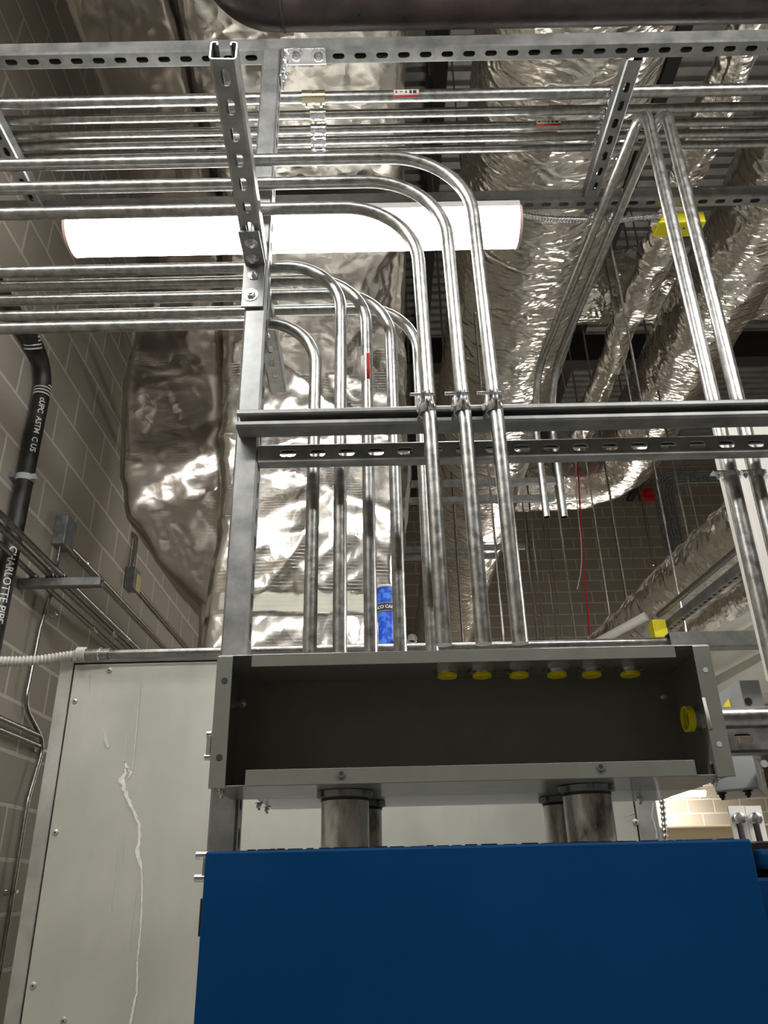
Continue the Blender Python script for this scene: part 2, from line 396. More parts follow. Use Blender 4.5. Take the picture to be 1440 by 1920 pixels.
# ================================================================ CONDUITS
def conduit(pts, r, label, group=None, fr=.1, name='conduit', m='emt', open_end=False, seg=14, n=20):
    pts = fillet(pts, fr, seg) if len(pts) > 2 else [Vector(p) for p in pts]
    bm = BM()
    if open_end: hollow(bm, pts, r, r*.88, n)
    else: sweep(bm, pts, r, n)
    return tag(obj(name, bm, M[m]), label, 'conduit', group)
ztop = 1.925   # top of open wireway
# three front ones
YA = 1.13
front = []
for yl, xd, r, lab in ((304, .2, .165, 'uppermost and widest-reaching of the three big-bend conduits in front'),
                       (348, .146, .155, 'middle one of the three big-bend conduits in front'),
                       (396, .087, .145, 'lowest and leftmost of the three big-bend conduits in front')):
    z = at(300, yl, Y=YA).z
    xt = {.2: at(915, 640, Y=YA).x, .146: at(858, 640, Y=YA).x, .087: at(797, 640, Y=YA).x}[xd]
    zm = at(800, 775, Y=YA).z
    zk = at(800, 700, Y=YA).z
    o = conduit([(-1.56, YA, z), (xt-.006, YA, z), (xt, YA, zk), (xd-.001, YA-.006, zk-.1), (xd+.002, YA, ztop-.002)], .0122, lab, 'three front conduits bending down into the wireway', [r, .25, .3])
    front.append((o, xd, zk-.1))
# five rear ones
ZR = 2.777
rear = []
for yl, xp, r, lab in ((505, 638, .115, 'left conduit bending down second from the post'),
                       (531, 691, .120, 'left conduit bending down third from the post, with red and white label'),
                       (558, 741, .120, 'left conduit bending down fourth from the post'),
                       (587, 795, .120, 'rearmost left conduit bending down fifth from the post'),
                       (610, 587, .105, 'lowest left conduit bending down nearest to the post')):
    if yl == 610: Yc = 1.262; z = at(300, 610, Y=Yc).z
    else: q = at(300, yl, Z=ZR); Yc = q.y; z = ZR
    x = at(xp, 900, Y=Yc).x
    o = conduit([(-1.56, Yc, z), (x, Yc, z), (x, Yc, 1.90)], .0118, lab, 'five rear conduits bending down behind the rack', r)
    rear.append((o, x, Yc))
# stickers on the third rear conduit
o, x, Yc = rear[1]; q = at(686, 688, Y=Yc-.012)
plate_label((x, Yc, q.z), (0, 0, 1), (-.35, -1, 0), .0118, .062, -.9, .05, M['paper'], 'printed_label', o)
plate_label((x, Yc, q.z+.003), (0, 0, 1), (.05, -1, 0), .0118, .062, -.10, .45, M['red'], 'red_label_strip', o)
# the upper five
tops = []
ZT = zt+SW+.014
for i, (y0, y7, r, lab) in enumerate(((191, 181, .0152, 'nearest and thickest of the five upper horizontal conduits'),
        (229, 213, .0120, 'second nearest of the five upper horizontal conduits'),
        (257, 241, .0120, 'middle of the five upper horizontal conduits'),
        (279, 262, .0118, 'fourth of the five upper horizontal conduits'),
        (298, 283, .0112, 'farthest of the five upper horizontal conduits'))):
    Yc = at(720, y7, Z=ZT).y
    o = conduit([(-1.56, Yc, ZT), (2.2, Yc, ZT)], r, lab, 'five upper conduits lying across the top struts')
    tops.append((o, Yc, r))
def hlabel(i, pxa, pxb, a0, a1, b0, b1):
    o, Yc, r = tops[i]; x0 = at(pxa, 200, Z=ZT-r).x; x1 = at(pxb, 200, Z=ZT-r).x
    if a1 > a0:
        pl = plate_label(((x0+x1)/2, Yc, ZT), (1, 0, 0), (0, -.8, -1), r, x1-x0, a0, a1, M['paper'], 'printed_label', o)
        for k, (u0, u1, v0, v1) in enumerate(((.08, .14, .35, .75), (.24, .36, .45, .6), (.46, .52, .35, .75), (.62, .72, .25, .8), (.76, .9, .25, .8))):
            L = (x1-x0)*(u1-u0)
            plate_label((x0+(x1-x0)*(u0+u1)/2, Yc, ZT), (1, 0, 0), (0, -.8, -1), r, L, a0+(a1-a0)*v0, a0+(a1-a0)*v1, M['dark'], 'printed_mark', pl, lift=.0009)
    plate_label(((x0+x1)/2, Yc, ZT), (1, 0, 0), (0, -.8, -1), r, x1-x0, b0, b1, M['red'], 'red_label_strip', o, lift=.0007)
hlabel(0, 738, 785, -1.2, -.15, -.15, .15)
hlabel(1, 1032, 1080, 0, 0, -1.45, -1.0)
hlabel(2, 1013, 1060, -1.3, -.35, -.35, .1)
hlabel(3, 1012, 1058, 0, 0, -1.45, -1.05)
# couplings on the upper five
for i, (o, Yc, r) in enumerate(tops):
    px = 590 if i == 0 else 597
    xc = at(px, 200+20*i, Z=ZT).x; w = .030 if i == 0 else .021
    c = thing('conduit_coupling', ['yellowish set-screw coupling on the nearest upper conduit', 'zinc coupling on the second of the upper conduits',
        'zinc coupling on the middle upper conduit', 'zinc coupling on the fourth upper conduit', 'zinc coupling on the farthest upper conduit'][i], 'coupling', group='couplings in a line on the upper conduits')
    rr = r+.0025; bm = BM()
    pts, rad = [], []
    for a, k in ((-w, 1), (-w+.001, 1.07), (-w*.08, 1.07), (-w*.05, .98), (w*.05, .98), (w*.08, 1.07), (w-.001, 1.07), (w, 1)):
        pts.append((xc+a, Yc, ZT)); rad.append(rr*k)
    sweep(bm, pts, rad, 24); obj('sleeve', bm, M['yzinc' if i == 0 else 'zinc'], c)
    for sgn in (-1, 1):
        n = Vector((0, .25, -1)).normalized(); a = Vector((xc+sgn*w*.62, Yc, ZT))+n*rr
        bm = BM(); sweep(bm, [a, a+n*.005, a+n*.009], [.0035, .0035, .0028], 10); obj('set_screw', bm, M['zinc'], c)
# straps of upper conduits at the cross strut
for i, (o, Yc, r) in enumerate(tops):
    c = thing('strut_clamp', 'clamp fastening the %s to the right cross strut' % ['nearest upper conduit', 'second upper conduit', 'middle upper conduit', 'fourth upper conduit', 'farthest upper conduit'][i], 'clamp', group='clamps on the right cross strut')
    bm = BM(); pts = []
    for k in range(17):
        a = -PI*.1+PI*1.2*k/16; pts.append((Yc+math.cos(a)*(r+.0015), ZT+math.sin(a)*(r+.0015)))
    pts = [(Yc+r+.004, zt+SW-.006)]+pts+[(Yc-r-.004, zt+SW-.006)]
    va = [bm.verts.new((.612, py, pz)) for py, pz in pts]; vb = [bm.verts.new((.642, py, pz)) for py, pz in pts]
    for k in range(len(pts)-1): bm.faces.new((va[k], vb[k], vb[k+1], va[k+1]))
    obj('band', bm, M['zinc'], c, solid=.002)
    bolt((.612, Yc-r*.2, ZT-r*.9), (-1, 0, -.2), .005, c, washer=False)
# clamps holding the front three
for i, (o, xd, z) in enumerate(front):
    px = (917, 861, 803)[i]
    q = at(px, 770, Y=YA-.006); cx = xd-.004
    zc = zf
    names = ('right of the three shiny clamps on the open-faced strut', 'middle of the three shiny clamps on the open-faced strut', 'left of the three shiny clamps on the open-faced strut')
    c = thing('strut_clamp', names[i], 'clamp', group='three clamps on the open-faced strut')
    for sgn in (-1, 1):
        bm = BM(); r = .0140; pts = []
        for k in range(13):
            a = -PI/2+sgn*(R(14)+R(150)*k/12); pts.append((cx+math.cos(a)*r, YA-.004+math.sin(a)*r))
        e = pts[0]; pts = [(e[0], e[1]-.012)]+pts+[(cx+sgn*.0165, YA+.016)]
        va = [bm.verts.new((p[0], p[1], zc-.016)) for p in pts]
        vb = [bm.verts.new((p[0], p[1], zc+.016)) for p in pts]
        # the ear stands proud above the band
        for k in range(len(pts)-1): bm.faces.new((va[k], vb[k], vb[k+1], va[k+1]))
        obj('clamp_half', bm, M['zinc'], c, solid=.0022)
    bm = BM(); yy = YA-.026; z1 = zc+.010
    sweep(bm, [(cx-.030, yy, z1), (cx+.010, yy, z1)], .0030, 12)
    obj('clamp_bolt', bm, M['zinc'], c)
    bm = BM(); sweep(bm, [(cx-.010, yy, z1), (cx-.005, yy, z1)], .0065, 6); obj('nut', bm, M['strut'], c)
# A-frame pair on the right
YC2 = 1.262
for k, (xt_, xm, lab) in enumerate(((1215, 1345, 'left one of the two conduits rising at right and bending over at the peak'),
                                   (1243, 1391, 'right one of the two conduits rising at right and bending over at the peak'))):
    xx = at(xm, 755, Y=YC2).x; zp = 3.30+.012
    far = at((1022, 1055)[k], 900, Y=3.05); 
    Ym = 2.52
    pe = at((1025, 1058)[k], 970, Y=Ym); xe = pe.x
    z1 = at((1110, 1150)[k], 400, Y=2.0).z
    p3 = at((1010, 1041)[k], 722, Y=Ym)
    conduit([(xx-.012, YC2, 1.75), (xx, YC2, 3.262), (xe+.002, Ym, p3.z), (xe, Ym, pe.z)], .0135, lab, 'pair of conduits peaking at right', [.07, .22], open_end=True)

for k, px in enumerate((1363, 1414)):
    x = at(px, 862, Y=YC2).x; c = thing('strut_clamp', ['left', 'right'][k]+' clamp holding the peaked conduits to the underside of the slotted strut', 'clamp', group='clamps under the slotted strut')
    zc_ = zs-.0215
    bm = BM(); sweep(bm, [(x, YC2, zc_-.010), (x, YC2, zc_)], .0165, 24); obj('band', bm, M['zinc'], c)
    obj('tab', box(BM(), (x-.036, YC2-.014, zc_-.002), (x-.013, YC2+.004, zc_+.0)), M['zinc'], c, smooth=False)
    bolt((x-.026, YC2-.006, zc_-.002), (0, 0, -1), .004, c, washer=False)
# ================================================================ OPEN WIREWAY (front)
YG0, YG1 = 1.03, 1.185
gx0 = at(410, 1228, Y=YG0).x; gx1 = at(1327, 1212, Y=YG0).x
gz1 = at(410, 1229, Y=YG0).z; gz0 = at(395, 1476, Y=YG0).z
ztop = gz1
g = thing('wireway', 'open grey steel wireway with its cover off, above the blue cabinet', 'wireway')
t = .0016
def sheet(name, a, b, m='gutter', par=None, bev=.0006): return obj(name, box(BM(), a, b), M[m], par, smooth=False, bevel=bev)
sheet('back_panel', (gx0, YG1-t, gz0), (gx1, YG1, gz1), par=g)
sheet('top_panel', (gx0, YG0, gz1-t), (gx1, YG1-t, gz1), par=g)
sheet('bottom_panel', (gx0, YG0, gz0), (gx1, YG1-t, gz0+t), par=g)
sheet('end_panel', (gx0, YG0, gz0+t), (gx0+t, YG1-t, gz1-t), par=g)
sheet('end_panel', (gx1-t, YG0, gz0+t), (gx1, YG1-t, gz1-t), par=g)
def pq(x0, y0, x1, y1): a = at(x0, y0, Y=YG0); b = at(x1, y1, Y=YG0); return a, b
zf1 = at(470, 1251, Y=YG0).z; zf0 = at(460, 1444, Y=YG0).z
a, b = at(472, 1240, Y=YG0).x, at(1266, 1225, Y=YG0).x
sheet('top_flange', (a, YG0-t, zf1), (b, YG0, gz1), par=g)
a, b = at(460, 1460, Y=YG0).x, at(1304, 1440, Y=YG0).x
sheet('bottom_flange', (a, YG0-t, gz0), (b, YG0, zf0), par=g)
fl = at(437, 1240, Y=YG0).x; fr_ = at(1300, 1230, Y=YG0).x
sheet('end_flange', (gx0-.001, YG0-t-.001, gz0-.002), (fl, YG0-.001, gz1-.002), par=g)
sheet('end_flange', (fr_, YG0-t-.001, gz0-.002), (gx1+.001, YG0-.001, gz1-.002), par=g)
for q in ((421, 1276), (411, 1420)):
    p = at(*q, Y=YG0-t-.0015); obj('knockout_hole', cyl(BM(), p, p+Vector((0, .001, 0)), .0042, 16), M['dark'], g)
for q in ((1323, 1256), (1349, 1395)):
    p = at(*q, Y=YG0-t-.0015); obj('knockout_hole', cyl(BM(), p, p+Vector((0, .001, 0)), .0035, 16), M['lgrey'], g)
for q in ((640, 1450), (1126, 1437)):
    p = at(*q, Y=YG0-t-.0012); bm = BM(); sweep(bm, [p, p+Vector((0, -.001, 0))], .0048, 16); obj('screw_dimple', bm, M['gutter'], g)
    obj('knockout_hole', cyl(BM(), p+Vector((0, -.0012, 0)), p+Vector((0, -.0015, 0)), .0028, 12), M['dark'], g)
for q in ((455, 1266), (455, 1319), (1250, 1256), (1244, 1306)):
    p = at(*q, Y=YG1-t); bolt(p, (0, -1, 0), .0042, g, 'hex_nut', h=.006)
p = at(1341, 1470, Y=YG0+.02); bolt((p.x, YG0+.02, gz0), (0, 0, -1), .005, g, 'hex_nut'); bolt((gx0+.012, YG0+.02, gz0), (0, 0, -1), .004, g, 'hex_nut')
bolt((p.x, YG0+.02, gz0+t), (0, 0, 1), .0028, g, 'screw', washer=False, h=.014)
pa = at(1313, 1310, Y=YG0-.0032); pb = at(1331, 1366, Y=YG0-.0032)
bm = BM(); fs = [bm.verts.new(v) for v in (at(1316, 1308, Y=YG0-.0032), at(1322, 1308, Y=YG0-.0032), at(1336, 1366, Y=YG0-.0032), at(1330, 1368, Y=YG0-.0032))]; bm.faces.new(fs)
obj('white_sticker', bm, M['paper'], g, solid=.0003)
sheet('back_seam', (gx0+.0165, YG1-t-.001, gz0+.02), (gx0+.0175, YG1-t, gz1-.03), par=g, bev=None)
# connectors with yellow bushings
for i, px in enumerate((838, 903, 972, 1043, 1108, 1180)):
    x = at(px, 1255, Y=YA).x
    zb_ = at(px, 1271-.6*i, Y=YA).z
    lab = ['first conduit connector inside the wireway, counted from left, dull yellow bushing', 'second conduit connector inside the wireway, dull yellow bushing',
           'third conduit connector inside the wireway, dull yellow bushing', 'fourth conduit connector inside the wireway, bright yellow cap',
           'fifth conduit connector inside the wireway, bright yellow cap', 'rightmost hanging conduit connector inside the wireway, bright yellow cap'][i]
    c = thing('conduit_connector', lab, 'connector', group='conduit connectors hanging inside the wireway')
    bm = BM(); sweep(bm, [(x, YA, gz1-t), (x, YA, zb_+.008)], .0125, 20); sweep(bm, [(x, YA, zb_+.012), (x, YA, zb_+.005)], .0135, 20); obj('threaded_nipple', bm, M['steel'], c)
    bm = BM(); sweep(bm, [(x, YA, gz1-t), (x, YA, gz1-t-.005)], .0205, 8); obj('locknut', bm, M['zinc'], c)
    bm = BM(); sweep(bm, [(x, YA, zb_+.005), (x, YA, zb_+.001), (x, YA, zb_)], [.0140, .0140, .013], 24); obj('bushing', bm, M['yellow'], c)
    if i >= 3:   # spare hub on the wireway's top
        obj('hub', cyl(BM(), (x, YA, gz1), (x, YA, gz1+.006), .017, 16), M['box'], c)
c = thing('conduit_connector', 'conduit connector with yellow bushing in right end of the wireway', 'connector')
yq = 1.10; q = at(1300, 1348, X=gx1-.01); yq, zq = min(max(q.y, 1.06), 1.14), q.z
bm = BM(); sweep(bm, [(gx1-t, yq, zq), (gx1-t-.012, yq, zq)], .0145, 24); obj('threaded_nipple', bm, M['box'], c)
bm = BM(); sweep(bm, [(gx1-t, yq, zq), (gx1-t-.005, yq, zq)], .0215, 8); obj('locknut', bm, M['zinc'], c)
bm = BM(); hollow(bm, [(gx1-t-.011, yq, zq), (gx1-t-.014, yq, zq), (gx1-t-.018, yq, zq), (gx1-t-.020, yq, zq)], .0175, .0145, 24, .004); obj('bushing', bm, M['yellow'], c)
zq2 = at(1400, 1342, Y=yq).z
conduit([(gx1+.001, yq, zq), (gx1+.02, yq, zq), (gx1+.5, yq, zq)], .0148, 'thick horizontal conduit leaving the right end of the wireway')

# ================================================================ REAR WIREWAY
YR0 = YG1+.004
rz0 = at(480, 1494, Y=YR0+.0).z; YR1 = 1.39
rx0 = at(473, 1496, Y=YR0).x; rx1 = at(1236, 1494, Y=YR1).x
rz1 = 1.885
g2 = thing('wireway', 'second grey wireway close behind the open one, its underside showing', 'wireway')
rx0 = max(rx0, -.209)
sheet('body', (rx0, YR0, rz0), (rx1, YR1, rz1), 'lgrey', g2, .0012)
for q in ((486, 1505), (501, 1512), (1199, 1495)):
    p = at(*q, Z=rz0); 
    if YR0 < p.y < YR1: bolt((p.x, p.y, rz0), (0, 0, -1), .0042, g2, 'hex_nut')
# thin gasketed cover plates that lie on the wireway behind the conduits (seen just above the flange)

# ================================================================ BLUE CABINET
YBc = 1.03
bx0 = at(385, 1597, Y=YBc).x; bx1 = at(1409, 1577, Y=YBc).x; bz1 = at(700, 1589, Y=YBc).z
cab = thing('switchboard_cabinet', 'large dark blue metal cabinet filling the bottom right', 'cabinet')
obj('front_cover', box(BM(), (bx0, YBc, .05), (bx1, YBc+.012, bz1)), M['blue'], cab, smooth=False, bevel=.003)
obj('body', box(BM(), (bx0+.001, YBc+.012, .05), (bx1+.001, YBc+.50, bz1-.004)), M['lgrey'], cab, smooth=False, bevel=.002)
obj('base_plinth', box(BM(), (bx0+.02, YBc+.03, 0), (bx1-.02, YBc+.48, .05)), M['black'], cab, smooth=False)
random.seed(3)
bm = BM()
xk = bx0+.05
while xk < bx1-.02:   # ragged sealant bead on the top edge
    L = random.uniform(.006, .02); box(bm, (xk, YBc+.004, bz1-.001), (xk+L, YBc+.012, bz1+random.uniform(.0006, .0016))); xk += L+random.uniform(0, .008)
obj('sealant_bead', bm, M['black'], cab, smooth=False)
# latch/hinge pins on the left side
for (py1, name, lab) in (((1604, 1647), 'cabinet_hinge', 'hinge with two steel pins at the upper left corner of the blue cabinet'),
                         ((1377, 1420), 'cabinet_hinge', 'bracket with two steel pins at left of the open wireway')):
    lo = name and py1[0] > 1500
    c = thing('pin_bracket', lab, 'bracket')
    Yh = YBc+.02 if lo else YG1+.012
    xb = bx0+.0005 if lo else -.2585
    for k, yy in enumerate(py1):
        pl = at((368 if k == 0 else 365) if lo else (388 if k == 0 else 384), yy, Y=Yh)
        obj('pin', cyl(BM(), pl, (xb, Yh, pl.z), .0045, 14), M['zinc'], c)
    z_a = at(375, py1[0], Y=Yh).z; z_b = at(375, py1[1], Y=Yh).z
    obj('plate', box(BM(), (xb-.006, Yh-.004, z_b+.003), (xb-.0005, Yh+.006, z_a-.003)), M['strut'], c, smooth=False)
pa = at(368, 1685, Y=YBc+.03); pb = at(376, 1755, Y=YBc+.03)
obj('side_handle', box(BM(), (bx0-.006, YBc+.02, pb.z), (bx0+.001, YBc+.05, pa.z)), M['black'], cab, smooth=False)
# right side of cabinet: dark recess and handle
c2 = thing('switch_cabinet', 'dark neighbouring cabinet at right edge beside the blue cabinet', 'cabinet')
qa = at(1417, 1580, Y=YBc+.10)
obj('body', box(BM(), (bx1+.012, YBc+.10, .05), (bx1+.5, YBc+.45, qa.z)), M['dark'], c2, smooth=False, bevel=.004)
obj('top_strip', box(BM(), (bx1+.010, YBc+.08, qa.z-.012), (bx1+.5, YBc+.10, qa.z+.001)), M['iron'], c2, smooth=False, bevel=.002)
qh = at(1432, 1612, Y=YBc+.09); obj('operating_handle', box(BM(), (bx1+.03, YBc+.06, qh.z-.012), (bx1+.20, YBc+.10, qh.z+.012)), M['blue'], c2, smooth=False, bevel=.006)
obj('lower_cover', box(BM(), (bx1+.010, YBc+.06, .06), (bx1+.5, YBc+.10, at(1430, 1645, Y=YBc+.06).z)), M['blue'], c2, smooth=False, bevel=.004)

# nipples between cabinet and wireways
def nipple(px, pyb, pyt, Yn, wpx, label):
    q = at(px, 1540, Y=Yn); r = wpx*( (q-EYE).dot(FWD) )/FPX/2
    c = thing('pipe_nipple', label, 'pipe nipple', group='short steel nipples between cabinet and wireways')
    zt_ = gz0 if Yn < YG1 else rz0
    bm = BM(); sweep(bm, [(q.x, Yn, bz1-.004), (q.x, Yn, zt_-.001)], r, 40); obj('pipe', bm, M['steel'], c)
    bm = BM(); n = 8
    for k in range(n):
        a0 = 2*PI*k/n
        pr = []
        for (dr, zz) in ((-.002, -.001), (.006, -.001), (.006, -.008), (-.002, -.008)):
            pr.append([(q.x+math.cos(a0+d)*(r+dr), Yn+math.sin(a0+d)*(r+dr), zt_+zz) for d in (.06, .25, .45, .62)])
        vs_ = [[bm.verts.new(p) for p in row] for row in pr]
        for j in range(4):
            for i in range(3): bm.faces.new((vs_[j][i], vs_[j][i+1], vs_[(j+1) % 4][i+1], vs_[(j+1) % 4][i]))
        bm.faces.new([vs_[j][0] for j in range(4)]); bm.faces.new([vs_[j][3] for j in (3, 2, 1, 0)])
    sweep(bm, [(q.x, Yn, zt_-.0005), (q.x, Yn, zt_-.009)], r+.002, 32)
    obj('locknut', bm, M['box'], c)
    bm = BM(); sweep(bm, [(q.x, Yn, zt_-.009), (q.x, Yn, zt_-.013)], r+.0007, 40); obj('thread', bm, M['dark'], c)
    bm = BM(); sweep(bm, [(q.x, Yn, bz1-.004), (q.x, Yn, bz1+.003)], r+.0012, 40); obj('seal_ring', bm, M['dark'], c)
nipple(647, 0, 0, 1.11, 90, 'front left short steel pipe between blue cabinet and open wireway')
nipple(1106, 0, 0, 1.11, 90, 'front right short steel pipe between blue cabinet and open wireway')
nipple(680, 0, 0, 1.29, 72, 'rear left short steel pipe, mostly hidden by the front left one')
nipple(1058, 0, 0, 1.29, 72, 'rear right short steel pipe, partly hidden by the front right one')

# ================================================================ STRIP FIXTURES
def fixture(c, L, along, label, lens, w=.125, part='lit_diffuser', drop=.0, group=None):
    c = Vector(c); t = thing('strip_light', label, 'light fixture', group=group)
    A = Vector(along).normalized(); S = Vector((0, 0, 1)).cross(A)
    def ext(name, prof, m, l0, l1, par):
        bm = BM(); a = [bm.verts.new(c+A*l0+S*u+Vector((0, 0, v))) for u, v in prof]; b = [bm.verts.new(c+A*l1+S*u+Vector((0, 0, v))) for u, v in prof]
        n = len(prof)
        for i in range(n): bm.faces.new((a[i], a[(i+1) % n], b[(i+1) % n], b[i]))
        bm.faces.new(a[::-1]); bm.faces.new(b)
        return obj(name, bm, m, par, smooth=True)
    h = w/2; half = L/2
    ext('housing', [(-h*.90, h*.33), (h*.90, h*.33), (h*.80, .05), (-h*.80, .05)], M['housing'], -half, half, t)
    prof = [(h*math.cos(a), h*.80*math.sin(a)) for a in [.42-(PI+.84)*k/20 for k in range(21)]]
    ext(part, prof, lens, -half+.006, half-.006, t)
    pe = [(x*1.03, y*1.03) for x, y in prof]
    ext('end_cap', pe, M['endcap'], -half-.002, -half+.006, t); ext('end_cap', pe, M['endcap'], half-.006, half+.002, t)
    return t
# main one in view, hung from the strut above it
yl_ = yb; zl = zt-.05
pL = at(135, 438, Y=yl_); pR = at(972, 425, Y=yl_)
zl = at(550, 404, Y=yl_-.06).z
fixture(((pL.x+pR.x)/2, yl_, zl), pR.x-pL.x, (1, 0, 0), 'lit white strip light hanging below the strut at upper left', M['lens'], w=.13)
# overhead pair for the steep light, two added fills, far-wall strip in view
fixture((-.75, .15, 3.45), 1.22, (1, 0, 0), 'strip light almost overhead of the viewer, over the left wall side', M['lens2'], group='strip lights overhead of the viewer')
fixture((1.15, .15, 3.45), 1.22, (1, 0, 0), 'strip light almost overhead of the viewer, over the right side', M['lens2'], group='strip lights overhead of the viewer')
fixture((4.0, 2.4, 3.3), 2.4, (0, 1, 0), 'added unseen strip light far right of the rack, brightening the foil ducts', M['lens4'])  # added out of view to brighten the ducts
hid = fixture((2.6, 9.0, 3.2), 1.22, (1, 0, 0), 'added unseen strip light behind the wireway, brightening the far wall', M['lens4'])  # added out of sight to lift the dark back wall
for sx_ in (-.5, .5): obj('hanger_wire', cyl(BM(), (2.6+sx_, 9.0, 3.24), (2.6+sx_, 9.0, ZC), .006, 8), M['box'], hid)
pf = at(1270, 1487, Y=12.2)
ff = fixture((pf.x, 12.2, pf.z), .8, (1, 0, 0), 'distant lit strip light on the far block wall under the wireway corner', M['lens3'], w=.14)
for sx_ in (-.3, .3):
    obj('hanger_wire', cyl(BM(), (pf.x+sx_, 12.2, pf.z+.04), (pf.x+sx_, 12.2, ZC), .008, 8), M['box'], ff)

# ================================================================ AIR HANDLER UNIT
YU = 1.95
u = thing('air_handler', 'big galvanized air handling unit standing behind the rack', 'air handler')
zu = at(140, 1246, Y=YU).z; xl = at(140, 1250, Y=YU).x; xr = at(1187, 1500, Y=YU).x
xl0 = at(112, 1250, Y=YU).x; xr0 = at(1236, 1540, Y=YU).x; zu1 = at(300, 1222, Y=YU).z
YUB = 4.2
obj('casing', box(BM(), (xl0+.004, YU+.012, .12), (xr0-.004, YUB, zu1-.004)), M['unit'], u, smooth=False)
obj('base_rail', box(BM(), (xl0, YU, 0), (xr0, YUB, .12)), M['dark'], u, smooth=False)
obj('corner_post', box(BM(), (xl0, YU, .12), (xl-.0035, YU+.05, zu1)), M['trim'], u, smooth=False, bevel=.003)
obj('corner_post', box(BM(), (xr+.0035, YU, .12), (xr0, YU+.05, zu1)), M['trim'], u, smooth=False, bevel=.003)
obj('top_rail', box(BM(), (xl-.0035, YU, zu+.004), (xr+.0035, YU+.05, zu1)), M['trim'], u, smooth=False, bevel=.003)
fp = obj('front_panel', box(BM(), (xl, YU+.001, .14), (xr, YU+.012, zu)), M['unit'], u, smooth=False, bevel=.001)
obj('panel_gap', box(BM(), (xl-.0035, YU+.008, .13), (xr+.0035, YU+.0125, zu+.004)), M['black'], u, smooth=False)
for q in ((205, 1257), (140, 1315), (104, 1561), (62, 1848), (119, 1914), (1192, 1542)):
    p = at(*q, Y=YU+.001); bm = BM()
    sweep(bm, [p, p+Vector((0, -.0015, 0)), p+Vector((0, -.003, 0))], [.0075, .0072, .004], 18)
    rv = obj('rivet', bm, M['trim'], fp); obj('rivet_core', cyl(BM(), p+Vector((0, -.003, 0)), p+Vector((0, -.0036, 0)), .0022, 10), M['dark'], rv)
def ribbon(name, pts, m, seed=1, jit=.12):
    random.seed(seed); bm = BM(); L = []; Rr = []
    P = []
    for (x0, y0, w0), (x1, y1, w1) in zip(pts, pts[1:]):
        n = max(2, int(abs(y1-y0)/6)+int(abs(x1-x0)/6))
        for k in range(n): f = k/n; P.append((x0+(x1-x0)*f, y0+(y1-y0)*f, w0+(w1-w0)*f))
    P.append(pts[-1])
    for x, y, w in P:
        j = random.uniform(-1, 1)*w*jit*2; ww = w*random.uniform(.7, 1.3)
        L.append(bm.verts.new(at(x-ww/2+j, y, Y=YU-.0004))); Rr.append(bm.verts.new(at(x+ww/2+j, y, Y=YU-.0004)))
    for i in range(len(P)-1): bm.faces.new((L[i], Rr[i], Rr[i+1], L[i+1]))
    return obj(name, bm, m, fp, smooth=False, solid=.0004)
ribbon('dried_drip', [(232, 1425, 2), (238, 1440, 6), (228, 1460, 10), (233, 1480, 8), (242, 1500, 8), (250, 1520, 6), (260, 1545, 5), (262, 1575, 5), (257, 1598, 8), (262, 1615, 7), (266, 1632, 3), (266, 1690, 3), (264, 1740, 3), (258, 1800, 3.5), (257, 1860, 3.5), (250, 1890, 4), (244, 1925, 5)], M['drip'])
ribbon('dried_drip', [(236, 1440, 3), (246, 1448, 5), (242, 1458, 2)], M['drip'], 2)
ribbon('dried_drip', [(194, 1366, 2), (198, 1378, 6), (201, 1398, 7), (203, 1402, 2)], M['drip2'], 3)
ribbon('drip_trace', [(265, 1275, 1.5), (259, 1330, 2.5), (254, 1390, 2.5), (249, 1445, 2)], M['drip2'], 4, .02)
ribbon('drip_trace', [(237, 1372, 1.2), (232, 1450, 1.5)], M['drip2'], 5, .02)
ribbon('drip_trace', [(222, 1540, 1.2), (214, 1640, 1.8), (207, 1712, 1.2)], M['drip2'], 6, .02)
ribbon('drip_trace', [(233, 1560, 1), (229, 1620, 1)], M['drip2'], 7, .02)
ribbon('drip_trace', [(256, 1665, 2), (252, 1690, 2), (246, 1740, 1.5), (241, 1790, 1.5)], M['drip2'], 8, .02)
ribbon('dried_drip', [(168, 1265, 2.5), (167, 1300, 1.5)], M['drip2'], 9)
ribbon('dried_drip', [(1225, 1505, 3), (1222, 1530, 3), (1230, 1555, 3), (1232, 1572, 3)], M['drip2'], 10)
ribbon('dried_drip', [(1168, 1532, 3), (1180, 1528, 4), (1190, 1524, 3)], M['drip2'], 11)
bm = BM()
zg = at(140, 1246, Y=YU).z
# rail pipe along the unit's top edge, with liquid-tight flex on its left
zr = at(300, 1224, Y=YU-.02).z; r_ = .0118
xs0 = at(165, 1226, Y=YU-.02).x
conduit([(xs0, YU-.02, zr), (xs0+.5, YU-.02, zr), (at(1255, 1200, Y=YU-.02).x, YU-.02, zr)], .0105, 'bright conduit lying along the front top edge of the air handler')
c = thing('conduit_fitting', 'silver connector where the ribbed flexible conduit meets the straight one', 'fitting')
bm = BM(); sweep(bm, [(xs0-.005, YU-.02, zr), (xs0+.052, YU-.02, zr)], .0145, 24); obj('sleeve', bm, M['emt'], c)
bm = BM(); sweep(bm, [(xs0+.027, YU-.02, zr), (xs0+.0275, YU-.02, zr), (xs0+.032, YU-.02, zr), (xs0+.0325, YU-.02, zr)], [.0145, .0165, .0165, .0145], 24); obj('collar', bm, M['zinc'], c)
bm = BM(); sweep(bm, [(xs0-.028, YU-.02, zr), (xs0-.026, YU-.02, zr), (xs0-.006, YU-.02, zr), (xs0-.005, YU-.02, zr)], [.0165, .0185, .0185, .016], 24); obj('compression_nut', bm, M['flex'], c)
bm = BM(); sweep(bm, [(xs0-.022, YU-.036, zr-.015), (xs0-.022, YU-.044, zr-.018)], .005, 12); obj('ground_screw', bm, M['zinc'], c)
pts = []
